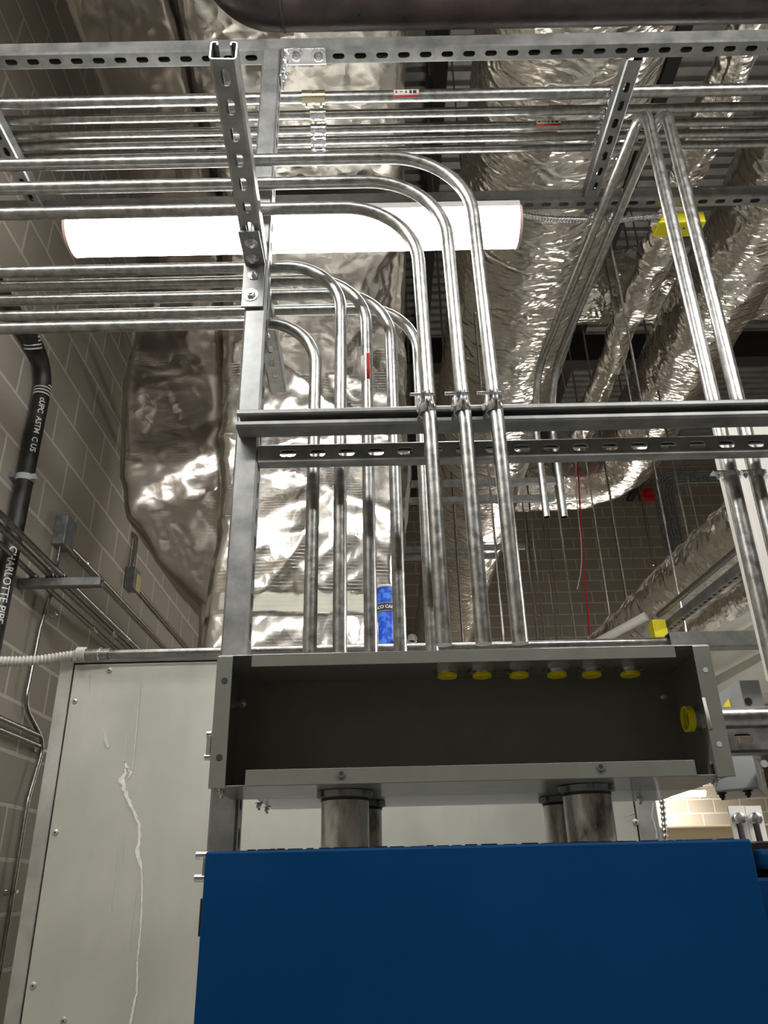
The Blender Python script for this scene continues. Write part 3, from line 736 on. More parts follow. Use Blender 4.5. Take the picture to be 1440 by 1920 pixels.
ctrl = [at(148, 1228, Y=YU-.02), at(115, 1232, Y=YU-.025), at(60, 1239, Y=YU-.04), at(-20, 1240, Y=YU-.06), at(-120, 1235, Y=YU-.08), at(-260, 1215, Y=YU-.1)]
def spline(c, n=12):
    o = []; c = [Vector(p) for p in c]; c = [2*c[0]-c[1]]+c+[2*c[-1]-c[-2]]
    for i in range(1, len(c)-2):
        for k in range(n):
            t = k/n; a, b, d, e = c[i-1:i+3]
            o.append(.5*((2*b)+(d-a)*t+(2*a-5*b+4*d-e)*t*t+(3*b-a-3*d+e)*t**3))
    o.append(c[-2]); return o
def resample(p, st):
    o = [p[0]]; acc = 0
    for a, b in zip(p, p[1:]):
        L = (b-a).length; d = st-acc
        while d < L: o.append(a.lerp(b, d/L)); d += st
        acc = (acc+L) % st
    return o
def corrugated(name, ctrl, r, amp, per, m, label, n=18):
    p = resample(spline(ctrl, 20), per/5)
    rad = [r+amp*math.sin(2*PI*i/5) for i in range(len(p))]
    bm = BM(); sweep(bm, p, rad, n)
    return tag(obj(name, bm, M[m]), label, 'flexible conduit')
corrugated('flexible_conduit', ctrl, .0118, .0016, .0085, 'flex', 'light grey ribbed flexible conduit at left edge, above the unit corner')
corrugated('flexible_conduit', [at(1238, 1480, Y=YU+.01), at(1243, 1520, Y=YU+.01), at(1250, 1600, Y=YU+.01), at(1262, 1690, Y=YU+.01)], .0055, .0016, .0125, 'zinc', 'metal spiral flexible conduit down the right corner of the air handler', 12)

# ================================================================ DUCTS
def wr(p, a, s):      # wrinkle field
    v = Vector(p)*s
    w = noise.noise_vector(v*.6)*1.3
    n1 = 1-abs(noise.noise(v+w)); n2 = 1-abs(noise.noise(v*2.7+w*1.4)); n3 = 1-abs(noise.noise(v*6.3+w*2))
    return a*((n1-.75)*1.2+(n2-.75)*.6+(n3-.75)*.3)
def phi(px, py):
    d = ray(px, py); return math.atan2(d.x, d.z)
def duct_y(pl, pr, h, y0, y1, label, m='foilr', amp=.012, s=4, end=None, n=72, bands=True):
    a, b = phi(*pl), phi(*pr); c = (a+b)/2; rho = h/math.cos(c); r = rho*math.sin(abs(b-a)/2)
    x = rho*math.sin(c); z = 1.6+h
    L = y1-y0; k = int(L/.035)
    pts = [Vector((x, y0+L*i/k, z)) for i in range(k+1)]
    if end: pts += end(x, z, y1, r)
    bm = BM(); sweep(bm, pts, r, n, rf=lambda i, an, p: wr((p.x, p.y*.55, p.z), amp, s))
    o = tag(obj('insulated_duct', bm, M[m]), label, 'duct')
    return o, x, z, r
# big round duct right of the fixture
duct_y((846, 500), (1116, 500), 3.1, -1.0, 12.9, 'large foil-wrapped round duct running away overhead, right of the strip light', amp=.02, s=3.0)
# right round duct
def downend(x, z, y1, r):
    return [Vector((x-.5*(1-math.cos(PI/2*i/14)), y1+.5*math.sin(PI/2*i/14), z)) for i in range(1, 15)]+[Vector((x-.5-.04*i, y1+.5, z)) for i in range(1, 16)]
duct_y((1222, 620), (1392, 620), 3.6, -.5, 6.4, 'foil-wrapped round duct running away overhead at the right edge', amp=.035, s=2.6, end=downend)
# darker one between
duct_y((1165, 560), (1225, 560), 3.0, 1.0, 5.2, 'shaded foil-wrapped duct squeezed behind the right round duct', amp=.05, s=2.2)
# cross branch
q1 = at(1130, 470, Z=6.1); q2 = at(1130, 645, Z=5.9)
bm = BM(); yc = (q1.y+q2.y)/2; rr = (q2.y-q1.y)/2*.66
k = 60; sweep(bm, [(q1.x-.3+i*3.0/k, yc, 6.15) for i in range(k+1)], rr, 56, rf=lambda i, a, p: wr(p, .03, 2.4))
tag(obj('insulated_duct', bm, M['foilr']), 'foil-wrapped cross duct joining the large and the right round ducts', 'duct')
# far low duct at right, sloping away
pA = at(1440, 985, Y=3.2); pB = at(1115, 1235, Y=5.6)
bm = BM(); k = 90; rr = .20
q0 = at(1385, 1005, Y=3.4); q1 = at(1175, 1195, Y=4.6)
dv = (q1-q0); rA = 62*(q0-EYE).dot(FWD)/FPX
a0 = q0-dv*.8; b0 = q1+dv*.35
sweep(bm, [a0.lerp(b0, i/k) for i in range(k+1)], rA, 64, rf=lambda i, a, p: wr(p, .022, 5))
tag(obj('insulated_duct', bm, M['foilr']), 'foil-wrapped round duct sloping down at right above the wireway end', 'duct')
q0 = at(1400, 1125, Y=4.2); q1 = at(1250, 1215, Y=5.0); dv = q1-q0
bm = BM(); rB = 36*(q0-EYE).dot(FWD)/FPX
sweep(bm, [(q0-dv).lerp(q1+dv*.6, i/60) for i in range(61)], rB, 48, rf=lambda i, a, p: wr(p, .02, 5))
tag(obj('insulated_duct', bm, M['foilr']), 'smaller foil-wrapped duct below the sloping one at right', 'duct')

def loft(rings, amp, s, sub=(26, 18), m='foil', label='', jog=.06, fold=None):
    """rings: four corners each, from bottom to top; sides subdivided and wrinkled"""
    bm = BM(); rows = []
    for ri in range(len(rings)-1):
        A, B = rings[ri], rings[ri+1]
        H = sum(((A[k]-B[k]).length for k in range(4)), 0)/4; n = max(2, int(H/(.014 if fold else .028)))
        for j in range(n+(1 if ri == len(rings)-2 else 0)):
            f = j/n; cr = [A[k].lerp(B[k], f) for k in range(4)]
            cen = sum(cr, Vector())/4; row = []
            for k in range(4):
                a, b = cr[k], cr[(k+1) % 4]; nn = sub[k % 2]
                for i in range(nn):
                    t = i/nn; p = a.lerp(b, t)
                    d = min(t, 1-t)*(b-a).length      # soften corners
                    if d < jog: p = p.lerp(cen, (1-d/jog)**2*.06)
                    out = (p-cen).normalized()
                    row.append(bm.verts.new(p+out*(wr(p, amp, s)+(fold(p) if fold else 0))))
            rows.append(row)
    n = len(rows[0])
    for a, b in zip(rows, rows[1:]):
        for k in range(n): bm.faces.new((a[k], a[(k+1) % n], b[(k+1) % n], b[k]))
    bm.faces.new(rows[0][::-1]); bm.faces.new(rows[-1])
    return tag(obj('insulated_duct', bm, M[m]), label, 'duct')
def ring(y, xl_, xr_, Y, dep, yr=None, dl=0):
    a = at(xl_, y, Y=Y+dl); b = at(xr_, yr or y, Y=Y)
    return [a, b, b+Vector((0, dep, 0)), a+Vector((0, dep, 0))]
def diag(p):      # long sharp folds that fan out across the duct's face
    q = noise.noise(Vector((p.x*1.3, p.z*1.3, 3)))*.25
    a = (p.x*.62+p.z*.78+q)*9; b = (p.x*.9-p.z*.35+q*1.5)*7
    g = noise.noise(Vector((p.x*2, p.y, p.z*2)))*.5+.5
    return .010*(1-abs(math.sin(a)))**4*g*2 + .007*(1-abs(math.sin(b)))**5*(1-g)*2
zdrop = lambda rg, z: [Vector((p.x, p.y, z)) for p in rg]
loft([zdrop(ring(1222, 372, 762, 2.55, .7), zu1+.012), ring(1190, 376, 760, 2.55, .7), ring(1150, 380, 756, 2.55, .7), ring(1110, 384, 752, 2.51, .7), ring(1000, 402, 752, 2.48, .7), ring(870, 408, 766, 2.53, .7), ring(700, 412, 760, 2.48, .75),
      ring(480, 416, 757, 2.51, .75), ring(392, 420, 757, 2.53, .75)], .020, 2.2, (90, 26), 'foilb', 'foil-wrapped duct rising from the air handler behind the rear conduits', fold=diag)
YL = 3.0
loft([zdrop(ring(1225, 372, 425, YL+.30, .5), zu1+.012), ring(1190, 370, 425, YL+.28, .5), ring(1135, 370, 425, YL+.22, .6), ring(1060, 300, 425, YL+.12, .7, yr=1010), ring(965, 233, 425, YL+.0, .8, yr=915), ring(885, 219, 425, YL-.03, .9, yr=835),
      ring(705, 226, 425, YL+.02, .9), ring(620, 250, 425, YL+.05, .9), ring(480, 250, 425, YL+.05, .9), ring(455, 255, 425, YL+.05, .9)], .022, 2.2, (30, 30), 'foild', 'foil-wrapped duct beside the block wall, its reflected brown painted in, dropping to a tapered bottom')
# the overhead horizontals that run towards the viewer
zo = at(600, 373, Y=2.53).z+.035
def flatduct(pl, pr, z, dz, y0, y1, label, m, amp=.03):
    xa = at(*pl, Z=z).x; xb = at(*pr, Z=z).x
    rg = [[Vector((xa, y, z)), Vector((xb, y, z)), Vector((xb, y, z+dz)), Vector((xa, y, z+dz))] for y in (y0, (y0+y1)/2, y1)]
    loft(rg, amp, 2.4, (44, 14), m, label)
flatduct((416, 367), (757, 367), zo, .6, -1.2, 3.35, 'wide foil-wrapped duct overhead, above the upper left conduits', 'foil')
flatduct((200, 225), (368, 200), at(300, 452, Y=YL).z+.06, .5, -1.2, 3.6, 'flat foil-wrapped duct overhead beside the block wall, its reflected brown painted in', 'foild', .02)

# ================================================================ BLACK IRON PIPE AT TOP
Zp = 3.68; pc = at(720, 6, Z=Zp); r_ = .062
xe = at(500, 10, Z=Zp).x
pip = conduit([(2.6, pc.y, Zp), (xe-.10, pc.y, Zp), (xe-.10, pc.y-1.2, Zp)], r_, 'fat black iron pipe crossing the top edge with a welded elbow', None, .125, 'iron_pipe', 'iron', n=40)
pip['category'] = 'pipe'
xw = at(532, 30, Z=Zp).x
bm = BM(); sweep(bm, [(xw-.005, pc.y, Zp), (xw-.003, pc.y, Zp), (xw+.003, pc.y, Zp), (xw+.005, pc.y, Zp)], [r_, r_+.0035, r_+.0035, r_], 40, rf=lambda i, a, p: wr(p, .003, 40)); obj('weld_bead', bm, M['iron'], pip)

# ================================================================ LEFT WALL SERVICES
Xp = XW+.05
qs = [at(*q, X=Xp) for q in ((-70, 440), (30, 610), (78, 690), (71, 743), (48, 881), (30, 995), (8, 1110))]
yv = sum(q.y for q in qs[3:])/4
rp = 15.5*(qs[4]-EYE).dot(FWD)/FPX
zbend = qs[2].z+.03
pts = [(Xp, 0.2, zbend+.02), (Xp, qs[3].y-.0, zbend), (Xp, yv, qs[4].z), (Xp, qs[6].y, .3)]
pp = conduit([(Xp, .2, qs[1].z+.05), (Xp, qs[3].y+.03, qs[2].z+.05), (Xp, qs[5].y, .2)], rp, 'black cast iron drain pipe with white lettering on the left wall', None, .16, 'drain_pipe', 'cast', n=32)
pp['category'] = 'pipe'
dirv = (Vector((Xp, qs[5].y, .2))-Vector((Xp, qs[3].y+.03, qs[2].z+.05))).normalized()
def on_pipe(z):  # axis point at height z
    b = Vector((Xp, qs[3].y+.03, qs[2].z+.05)); return b+dirv*((z-b.z)/dirv.z)
zc0 = at(71, 728, X=Xp).z
bm = BM()
for k in range(4):
    for zc_ in (zc0-.012*1+.016*k*1.0,):
        p = on_pipe(zc_); sweep(bm, [p-dirv*.003, p+dirv*.003], rp+.0022, 32)
obj('coupling_band', bm, M['tape'], pp)
bm = BM(); ya = qs[3].y+.03
for k in range(4):
    f = at(64, 655, X=Xp); p = Vector((Xp, f.y-.01-.012*k, at(64, 655, X=Xp).z-.008*0+.011*k)); d2 = Vector((0, -.7, .72)).normalized()
    sweep(bm, [p-d2*.0028, p+d2*.0028], rp+.0022, 32)
obj('coupling_band', bm, M['tape'], pp)
def pipe_text(s, size, z_start, ang, bold=.0):
    # reads downward along the pipe, facing the viewer's side
    O = Vector((math.cos(ang), math.sin(ang), 0)); Q = dirv.cross(O)
    st = on_pipe(z_start)
    def fn(x, y):
        a = (y-size*.35)/rp; return st+dirv*x+(O*math.cos(a)-Q*math.sin(a))*(rp+.0012)
    b = text_bm(s, size, fn, bold); obj('lettering', b, M['white'], pp, smooth=False)
ang = -1.15
pipe_text('CHARLOTTE PIPE', .042, at(22, 1030, X=Xp).z, -.85, .0006)
pipe_text('cUPC  ASTM  C US', .034, at(74, 750, X=Xp).z, -.85, .0004)
# clamp on pipe
zc_ = at(42, 893, X=Xp).z; p = on_pipe(zc_)
c = thing('pipe_clamp', 'grey clamp holding the black drain pipe to the wall', 'clamp')
bm = BM(); sweep(bm, [p-dirv*.014, p+dirv*.014], rp+.004, 32); obj('band', bm, M['lgrey'], c)
bolt(p+Vector((rp+.014, -.02, 0)), (.5, -1, 0), .008, c)
obj('ear', box(BM(), (p.x+rp-.004, p.y-.026, p.z-.012), (p.x+rp+.02, p.y-.016, p.z+.012)), M['lgrey'], c, smooth=False)
obj('wall_foot', box(BM(), (XW+.001, p.y-.045, p.z-.012), (p.x-rp+.006, p.y+.005, p.z+.012)), M['box'], c, smooth=False)
# trapeze strut with three conduits
Xs = XW+.002; e0 = at(14, 1108, X=Xs); 
ys_ = at(60, 1104, X=XW+.06).y
e1 = at(190, 1100, Y=ys_); zs_ = e1.z
s = strut('strut_channel', (XW+.002, ys_, zs_-.0), (e1.x, ys_, zs_-.0), (0, 0, 1), slots=False, m='strut')
tag(s, 'short wall bracket strut at lower left carrying three conduits', 'strut')
for k, (q, r, lab) in enumerate((((62, 1094), .0117, 'wall-side one of the three conduits on the left wall bracket'),
        ((93, 1092), .0148, 'middle one of the three conduits on the left wall bracket'),
        ((116, 1091), .0117, 'outer one of the three conduits on the left wall bracket'))):
    zc_ = zs_+SW+r; p = at(*q, Y=ys_); zc_ = zs_+SW+r
    conduit([(p.x+(.022 if k == 0 else .012), -1.0, zc_), (p.x+(.022 if k == 0 else .012), ys_-1.0, zc_), (p.x, ys_, zc_), (p.x, 12.5, zc_)], r, lab, 'conduits on the left wall bracket')
    c = thing('strut_clamp', ['clamp on wall-side conduit', 'clamp on middle conduit', 'clamp on outer conduit'][k]+' of the left wall bracket', 'clamp', group='clamps on the left wall bracket')
    bm = BM(); pts = []
    for j in range(15):
        a = -PI*.1+PI*1.2*j/14; pts.append((p.x+math.cos(a)*(r+.0015), zc_+math.sin(a)*(r+.0015)))
    pts = [(p.x+r+.004, zs_+SW-.003)]+pts+[(p.x-r-.004, zs_+SW-.003)]
    va = [bm.verts.new((px_, ys_-.014, pz)) for px_, pz in pts]; vb = [bm.verts.new((px_, ys_+.014, pz)) for px_, pz in pts]
    for j in range(len(pts)-1): bm.faces.new((va[j], vb[j], vb[j+1], va[j+1]))
    obj('band', bm, M['zinc'], c, solid=.002); bolt((p.x+r*.6, ys_-.014, zc_-.4*r), (0, -1, 0), .0045, c, washer=False)
    for j, yy in enumerate((1.2,)):
        bm = BM(); cpt = at((208, 216, 233)[k], (1180, 1188, 1196)[k], Z=zc_); sweep(bm, [(p.x, cpt.y-.03, zc_), (p.x, cpt.y+.03, zc_)], r+.0025, 20)
        tag(obj('conduit_coupling', bm, M['zinc']), ['zinc coupling on wall-side conduit beyond the bracket', 'zinc coupling on the middle conduit beyond the bracket', 'zinc coupling on the outer conduit beyond the bracket'][k], 'coupling', 'couplings beyond the left wall bracket')
# wall boxes
Xb = XW
def wallbox(quad_c, w, h, d, label, sticker=False):
    p = at(*quad_c, X=XW+d*.5); c = thing('junction_box', label, 'junction box')
    bm = BM(); box(bm, (XW+.002, p.y-w/2, p.z-h/2), (XW+d, p.y+w/2, p.z+h/2)); obj('body', bm, M['box'], c, smooth=False, bevel=.003)
    bm = BM(); box(bm, (XW+d, p.y-w/2-.002, p.z-h/2-.002), (XW+d+.003, p.y+w/2+.002, p.z+h/2+.002)); obj('cover', bm, M['box'], c, smooth=False, bevel=.001)
    for sy, sz in ((-1, 1), (1, -1)): bolt((XW+d+.003, p.y+sy*w*.38, p.z+sz*h*.38), (1, 0, 0), .004, c, 'screw', washer=False, h=.003)
    if sticker:
        obj('tan_sticker', box(BM(), (XW+d+.003, p.y-w*.15, p.z-h*.55), (XW+d+.008, p.y+w*.58, p.z+h*.30)), M['tan'], c, smooth=False)
    return p
b1 = wallbox((120, 1001), .115, .15, .06, 'square metal junction box on the left wall above the bracket strut')
b2 = wallbox((247, 1087), .115, .13, .055, 'metal junction box with tan sticker on the left wall, farther back', True)
conduit([(XW+.03, b1.y-.02, b1.z-.075), (XW+.03, b1.y-.02, b1.z-.16), (XW+.045, b1.y-.06, b1.z-.30), (XW+.03, b1.y-.08, b1.z-.5), (XW+.03, b1.y-.1, at(82, 1340, X=XW+.03).z),
         (XW+.03, at(80, 1392, X=XW+.03).y+.02, at(80, 1392, X=XW+.03).z), (XW+.03, at(52, 1500, X=XW+.03).y, at(52, 1500, X=XW+.03).z), (XW+.03, at(20, 1700, X=XW+.03).y, .1)], .0095, 'vertical conduit dropping down the left wall from the nearer junction box', None, .08)
p2 = at(310, 1212, X=XW+.03); q2 = at(140, 1035, X=XW+.03)
conduit([(XW+.03, b1.y+.058, q2.z-.0), (XW+.03, q2.y+.5, (q2.z+p2.z)/2+.0), (XW+.03, 12.0, p2.z)], .0105, 'bright conduit running back along the wall from the nearer junction box', None, .3)
p3 = at(350, 1208, X=XW+.03); q3 = at(268, 1115, X=XW+.03)
conduit([(XW+.03, b2.y+.058, q3.z), (XW+.03, 9.0, (q3.z+p3.z)/2), (XW+.03, 12.0, p3.z)], .0105, 'thin conduit running back along the wall from the box with tan sticker', None, .3)
qt = at(244, 992, X=XW+.03)
conduit([(XW+.03, b2.y-.02, b2.z+.065), (XW+.03, b2.y-.02, qt.z), (XW-.02, b2.y-.02, qt.z+.04)], .014, 'short conduit stub turning into the wall above the box with tan sticker', None, .04)
for q, lab in (((102, 1150), 'zinc strap on the vertical wall conduit below the bracket'), ((161, 1054), 'zinc strap on the bright wall conduit beside the nearer box'),
               ((80, 1408), 'zinc strap at the bend of the vertical wall conduit'), ((26, 1672), 'zinc strap low on the vertical wall conduit')):
    p = at(*q, X=XW+.028); c = thing('conduit_strap', lab, 'strap', group='straps on the wall conduits')
    obj('band', box(BM(), (XW+.002, p.y-.035, p.z-.008), (XW+.006, p.y+.035, p.z+.008)), M['zinc'], c, smooth=False, bevel=.001)
    obj('hump', box(BM(), (XW+.004, p.y-.014, p.z-.009), (XW+.042, p.y+.014, p.z+.009)), M['zinc'], c, smooth=False, bevel=.004)
    bolt((XW+.006, p.y+.026, p.z), (1, 0, 0), .006, c, 'screw', washer=False)
for k, (qa, qb) in enumerate((((0, 1350), (76, 1376)), ((0, 1372), (74, 1394)))):
    a = at(*qa, X=XW+.03); b = at(*qb, X=XW+.03); z_ = (a.z+b.z)/2
    conduit([(XW+.03, at(-12, 1350, X=XW+.03).y, z_), (XW+.03, b.y, z_)], .0100, ['upper', 'lower'][k]+' of the two short conduits low on the left wall', 'two short conduits low on the left wall')

# ================================================================ CUP
cy_ = 2.03; pcup = at(726, 1204, Y=cy_); cx_ = pcup.x; zt0 = zu1
ctop = at(724, 1104, Y=cy_).z
rc = 30/2*(pcup-EYE).dot(FWD)/FPX*1.12
cup = thing('drink_cup', 'blue paper drink cup standing on the air handler, white rim', 'cup')
bm = BM(); sweep(bm, [(cx_, cy_, zt0-.0), (cx_, cy_, ctop)], [rc*.92, rc*1.08], 40); 
cupm = noisy(mat('blue_cup_print', (.02, .1, .8), .4), (.010, .07, .62), (.06, .22, .85), 60, 3, rng=(.47, .53))
obj('body', bm, cupm, cup)
bm = BM(); sweep(bm, [(cx_, cy_, ctop-.002), (cx_, cy_, ctop+.002), (cx_, cy_, ctop+.004)], [rc*1.1, rc*1.13, rc*1.08], 40); obj('rim', bm, M['white'], cup)
zl_ = at(724, 1137, Y=cy_-rc).z
bm = BM(); sweep(bm, [(cx_, cy_, zl_-.010), (cx_, cy_, zl_+.010)], rc*1.02+.0012, 40); obj('black_band', bm, M['dark'], cup)
bm = BM(); sweep(bm, [(cx_, cy_, zl_-.0112), (cx_, cy_, zl_-.0104)], rc*1.02+.0016, 40); sweep(bm, [(cx_, cy_, zl_+.0104), (cx_, cy_, zl_+.0112)], rc*1.02+.0016, 40); obj('gold_line', bm, M['tan'], cup)
R2 = rc*1.02+.002
tw = .0125
def cfn(x, y):
    a = -PI/2+(x-.042)/R2; return Vector((cx_+math.cos(a)*R2, cy_+math.sin(a)*R2, zl_-.0045+y))
obj('lettering', text_bm('TACO CABANA', tw, cfn, .0004), M['white'], cup, smooth=False)
# two small round openings by the cup: cut conduits pointing at viewer
for q, lab in (((745, 1197), 'cut pipe end beside the cup, left'), ((773, 1197), 'cut pipe end beside the cup, right')):
    p = at(*q, Y=1.975); bm = BM(); hollow(bm, [p, p+Vector((0, .02, 0)), p+Vector((0, .04, 0)), p+Vector((0, .05, 0))], .0125, .0108, 24, .024)
    bm2 = obj('pipe_offcut', bm, M['emt']); tag(bm2, lab, 'pipe', 'pipe offcuts lying on the air handler')
p = at(773, 1197, Y=2.0)

# ================================================================ RIGHT SIDE
YW = 1.50
qa = at(1342, 862, Y=YW); qb = at(1422, 1258, Y=YW)
xw_ = at(1385, 1060, Y=YW+.1).x
cc = thing('control_cabinet', 'tall cream control cabinet at the right edge behind the two conduits', 'cabinet')
obj('body', box(BM(), (xw_, YW, qb.z), (xw_+.7, YW+.1, at(1342, 790, Y=YW).z)), M['cream'], cc, smooth=False, bevel=.004)
obj('lower_door', box(BM(), (xw_+.004, YW-.012, .9), (xw_+.7, YW+.1, qb.z-.004)), M['lgrey'], cc, smooth=False, bevel=.003)
# beam crossing behind the wireway end
ybm = 1.9; pa = at(1255, 1186, Y=ybm); pb = at(1412, 1212, Y=ybm)
s = strut('strut_channel', (pa.x, ybm, (pa.z+at(1255, 1213, Y=ybm).z)/2), (pa.x+.27, ybm, (pa.z+at(1255, 1213, Y=ybm).z)/2), (0, 1, 0), slots=False)
tag(s, 'plain strut behind the right end of the wireway, in front of white pipes', 'strut')
# white jacketed pipes running away
for q0, q1, wpx, lab in (((1440, 1185), (1235, 1300), 46, 'upper large white jacketed pipe at right, behind the grey box'),
                         ((1460, 1255), (1240, 1370), 50, 'lower large white jacketed pipe at right, behind the grey box'),
                         ((1445, 1140), (1228, 1254), 24, 'white jacketed pipe just under the lower foil duct at right')):
    a = at(*q0, Y=3.4); b = at(*q1, Y=4.6); r = wpx/2*(a-EYE).dot(FWD)/FPX*1.12; d = b-a
    bm = BM(); sweep(bm, [a-d*.8, a, b, b+d*2.5], r, 40); tag(obj('insulated_pipe', bm, M['pvc']), lab, 'pipe', 'white jacketed pipes at right')
a = at(1460, 1235, Y=5.6); b = at(1270, 1335, Y=6.8); d = b-a; r = 62*(a-EYE).dot(FWD)/FPX
bm = BM(); sweep(bm, [a-d*.3, a, b, b+d*.6], r, 40); tag(obj('insulated_duct', bm, M['pvc']), 'broad white jacketed duct behind the white jacketed pipes at right', 'duct')
# grey box with yellow label
Yj = 1.52
c = thing('disconnect_box', 'light grey box with yellow warning label right of the wireway end', 'electrical box')
xa = at(1345, 1300, Y=Yj).x
pm_ = at(1383, 1276, Y=Yj-.12)
f0 = at(1340, 1302, Y=Yj+.14); f1 = at(1385, 1275, Y=Yj); f2 = at(1423, 1274, Y=Yj); zb0 = at(1385, 1345, Y=Yj).z
lo = [Vector((f0.x, f0.y, zb0)), Vector((f1.x, f1.y, zb0)), Vector((f2.x, f1.y, zb0)), Vector((f2.x, f0.y, zb0))]
hi = [Vector((v.x, v.y, f1.z)) for v in lo]
obj('body', hexa(BM(), lo, hi), M['lgrey'], c, smooth=False, bevel=.002)
p = at(1403, 1315, Y=Yj-.001); obj('knockout_hole', cyl(BM(), p, p+Vector((0, -.001, 0)), .007, 20), M['dark'], c)
n_ = (lo[1]-lo[0]).normalized(); out = Vector((n_.y, -n_.x, 0))
def onface(u, z): v = lo[0]+(lo[1]-lo[0])*u; return Vector((v.x, v.y, z))+out*.001
dzz = f1.z-zb0
bm = BM(); bm.faces.new([bm.verts.new(v) for v in (onface(.15, f1.z-dzz*.95), onface(.62, f1.z-dzz*.95), onface(.52, f1.z-dzz*.30), onface(.22, f1.z-dzz*.42))])
obj('warning_label', bm, M['yellow'], c, solid=.0003)
# lower strut and second box
Yk = 1.22
pa = at(1362, 1385, Y=Yk)
s = strut('strut_channel', (pa.x, Yk, pa.z), (pa.x+.5, Yk, pa.z), (0, 1, 0), m='dstrut', start=.012+.0135)
tag(s, 'dark slotted strut right of the wireway under the thick conduit', 'strut')
c = thing('junction_box', 'light grey box with two screws underneath, right of the wireway corner', 'junction box')
Yn2 = 1.30; a = at(1341, 1420, Y=Yn2+.1); b = at(1424, 1483, Y=Yn2)
lo = [at(1343, 1491, Y=Yn2+.05), at(1424, 1478, Y=Yn2-.0), at(1434, 1478, Y=Yn2+.14), at(1352, 1491, Y=Yn2+.19)]
zL = min(v.z for v in lo); zH = at(1400, 1408, Y=Yn2).z
lo = [Vector((v.x, v.y, zL+.004)) for v in lo]; hi = [Vector((v.x, v.y, zH)) for v in lo]
obj('body', hexa(BM(), lo, hi), M['lgrey'], c, smooth=False, bevel=.003)
for f in (.25, .85): v = lo[0].lerp(lo[1], f)+Vector((0, .02, 0)); bolt((v.x, v.y, zL+.004), (0, 0, -1), .005, c, 'screw', m='dark')
c = thing('bracket_plate', 'black plate with a round hole at right edge beside the grey box', 'plate')
pa = at(1428, 1405, Y=1.36); pb = at(1500, 1478, Y=1.36)
obj('plate', box(BM(), (pa.x, 1.36, pb.z), (pa.x+.2, 1.37, pa.z)), M['dark'], c, smooth=False)
p = at(1427+6, 1432, Y=1.358); obj('hole', cyl(BM(), p, p+Vector((0, -.001, 0)), .006, 16), M['paper'], c)
# far right lower background
pt = at(1250, 1560, Y=8.0)
bm = BM(); q = at(1300, 1566, Y=8.0); sweep(bm, [(q.x-.6, 8.0, q.z), (q.x+3, 8.0, q.z)], .085, 24); tag(obj('insulated_pipe', bm, M['pipewrap']), 'tan insulated pipe low in the far bright part of the room', 'pipe')
for k, px in enumerate((1386, 1417)):
    Yg = 4.0; c = thing('gauge_valve', ['left', 'right'][k]+' of the two small chrome gauges on white backing boards at far right', 'gauge', group='chrome gauges at far right')
    p = at(px, 1535, Y=Yg)
    obj('backing_board', box(BM(), (p.x-.03, Yg+.03, p.z-.15), (p.x+.05, Yg+.04, p.z+.06)), M['white'], c, smooth=False)
    bm = BM(); sweep(bm, [p+Vector((0, .02, 0)), p+Vector((0, -.01, 0)), p+Vector((0, -.012, 0))], [.028, .028, .022], 24); obj('dial', bm, M['zinc'], c)
    bm = BM(); sweep(bm, [p+Vector((-.005, 0, -.02)), p+Vector((.0, 0, -.17))], .014, 16); obj('stem', bm, M['iron'], c)

# ================================================================ HANGERS, FAR STRUTS, CEILING STEEL
rods = [(1158, 500, 1232, 900, 3.0), (1137, 460, 1185, 760, 3.4), (1055, 900, 1150, 1200, 4.6), (1130, 870, 1188, 1200, 5.5), (1200, 870, 1290, 1205, 3.6), (1260, 870, 1312, 1110, 5.0),
        (1285, 880, 1312, 1000, 6.5), (1180, 870, 1225, 1060, 7.9), (985, 870, 1008, 1205, 6.8), (1000, 900, 1022, 1205, 6.6), (1030, 900, 1045, 1205, 7.5), (1050, 960, 1080, 1205, 5.8),
        (1230, 870, 1260, 1100, 7.8), (990, 900, 1012, 1205, 8.2), (920, 900, 945, 1205, 3.4), (860, 900, 868, 1205, 5.2), (1170, 640, 1110, 200, 5.0), (770, 760, 762, 120, 5.5), (742, 140, 735, 60, 3.0), (805, 140, 800, 60, 4.0)]
rods = [(x0, y0, x1, y1, Yr) if y0 < y1 else (x1, y1, x0, y0, Yr) for x0, y0, x1, y1, Yr in rods]
ordn = 'first second third fourth fifth sixth seventh eighth ninth tenth eleventh twelfth thirteenth fourteenth fifteenth sixteenth'.split()
lowr = sorted([r_ for r_ in rods if r_[3] > 950], key=lambda r_: r_[2]); upr = sorted([r_ for r_ in rods if r_[3] <= 950], key=lambda r_: r_[2])
for grp, where in ((lowr, 'thin hanger rod hanging low before the dark far wall, %s from the left'), (upr, 'thin hanger rod among the ceiling ducts, %s from the left')):
    for i, (x0, y0, x1, y1, Yr) in enumerate(grp):
        b = at(x1, y1, Y=Yr)
        bm = BM(); sweep(bm, [b, (b.x, b.y, ZC)], .0055 if Yr < 5 else .0085, 8)
        tag(obj('threaded_rod', bm, M['emt']), where % ordn[i], 'hanger rod', 'threaded rods hanging from the ceiling')
# far cross struts
for (xa_, xb_, yy, Yr, lab) in ((766, 1052, 913, 4.7, 'upper far horizontal strut seen between the conduits'), (766, 1040, 945, 4.7, 'second far horizontal strut seen between the conduits'),
                        (762, 985, 1034, 6.0, 'third far horizontal strut seen between the conduits'), (762, 930, 1050, 6.0, 'lowest far horizontal strut seen between the conduits')):
    a = at(xa_, yy, Y=Yr); b = at(xb_, yy, Y=Yr)
    tag(strut('strut_channel', (XW+.001, Yr, a.z), (b.x, Yr, a.z), (0, 0, 1), slots=False, w=.045), lab, 'strut')
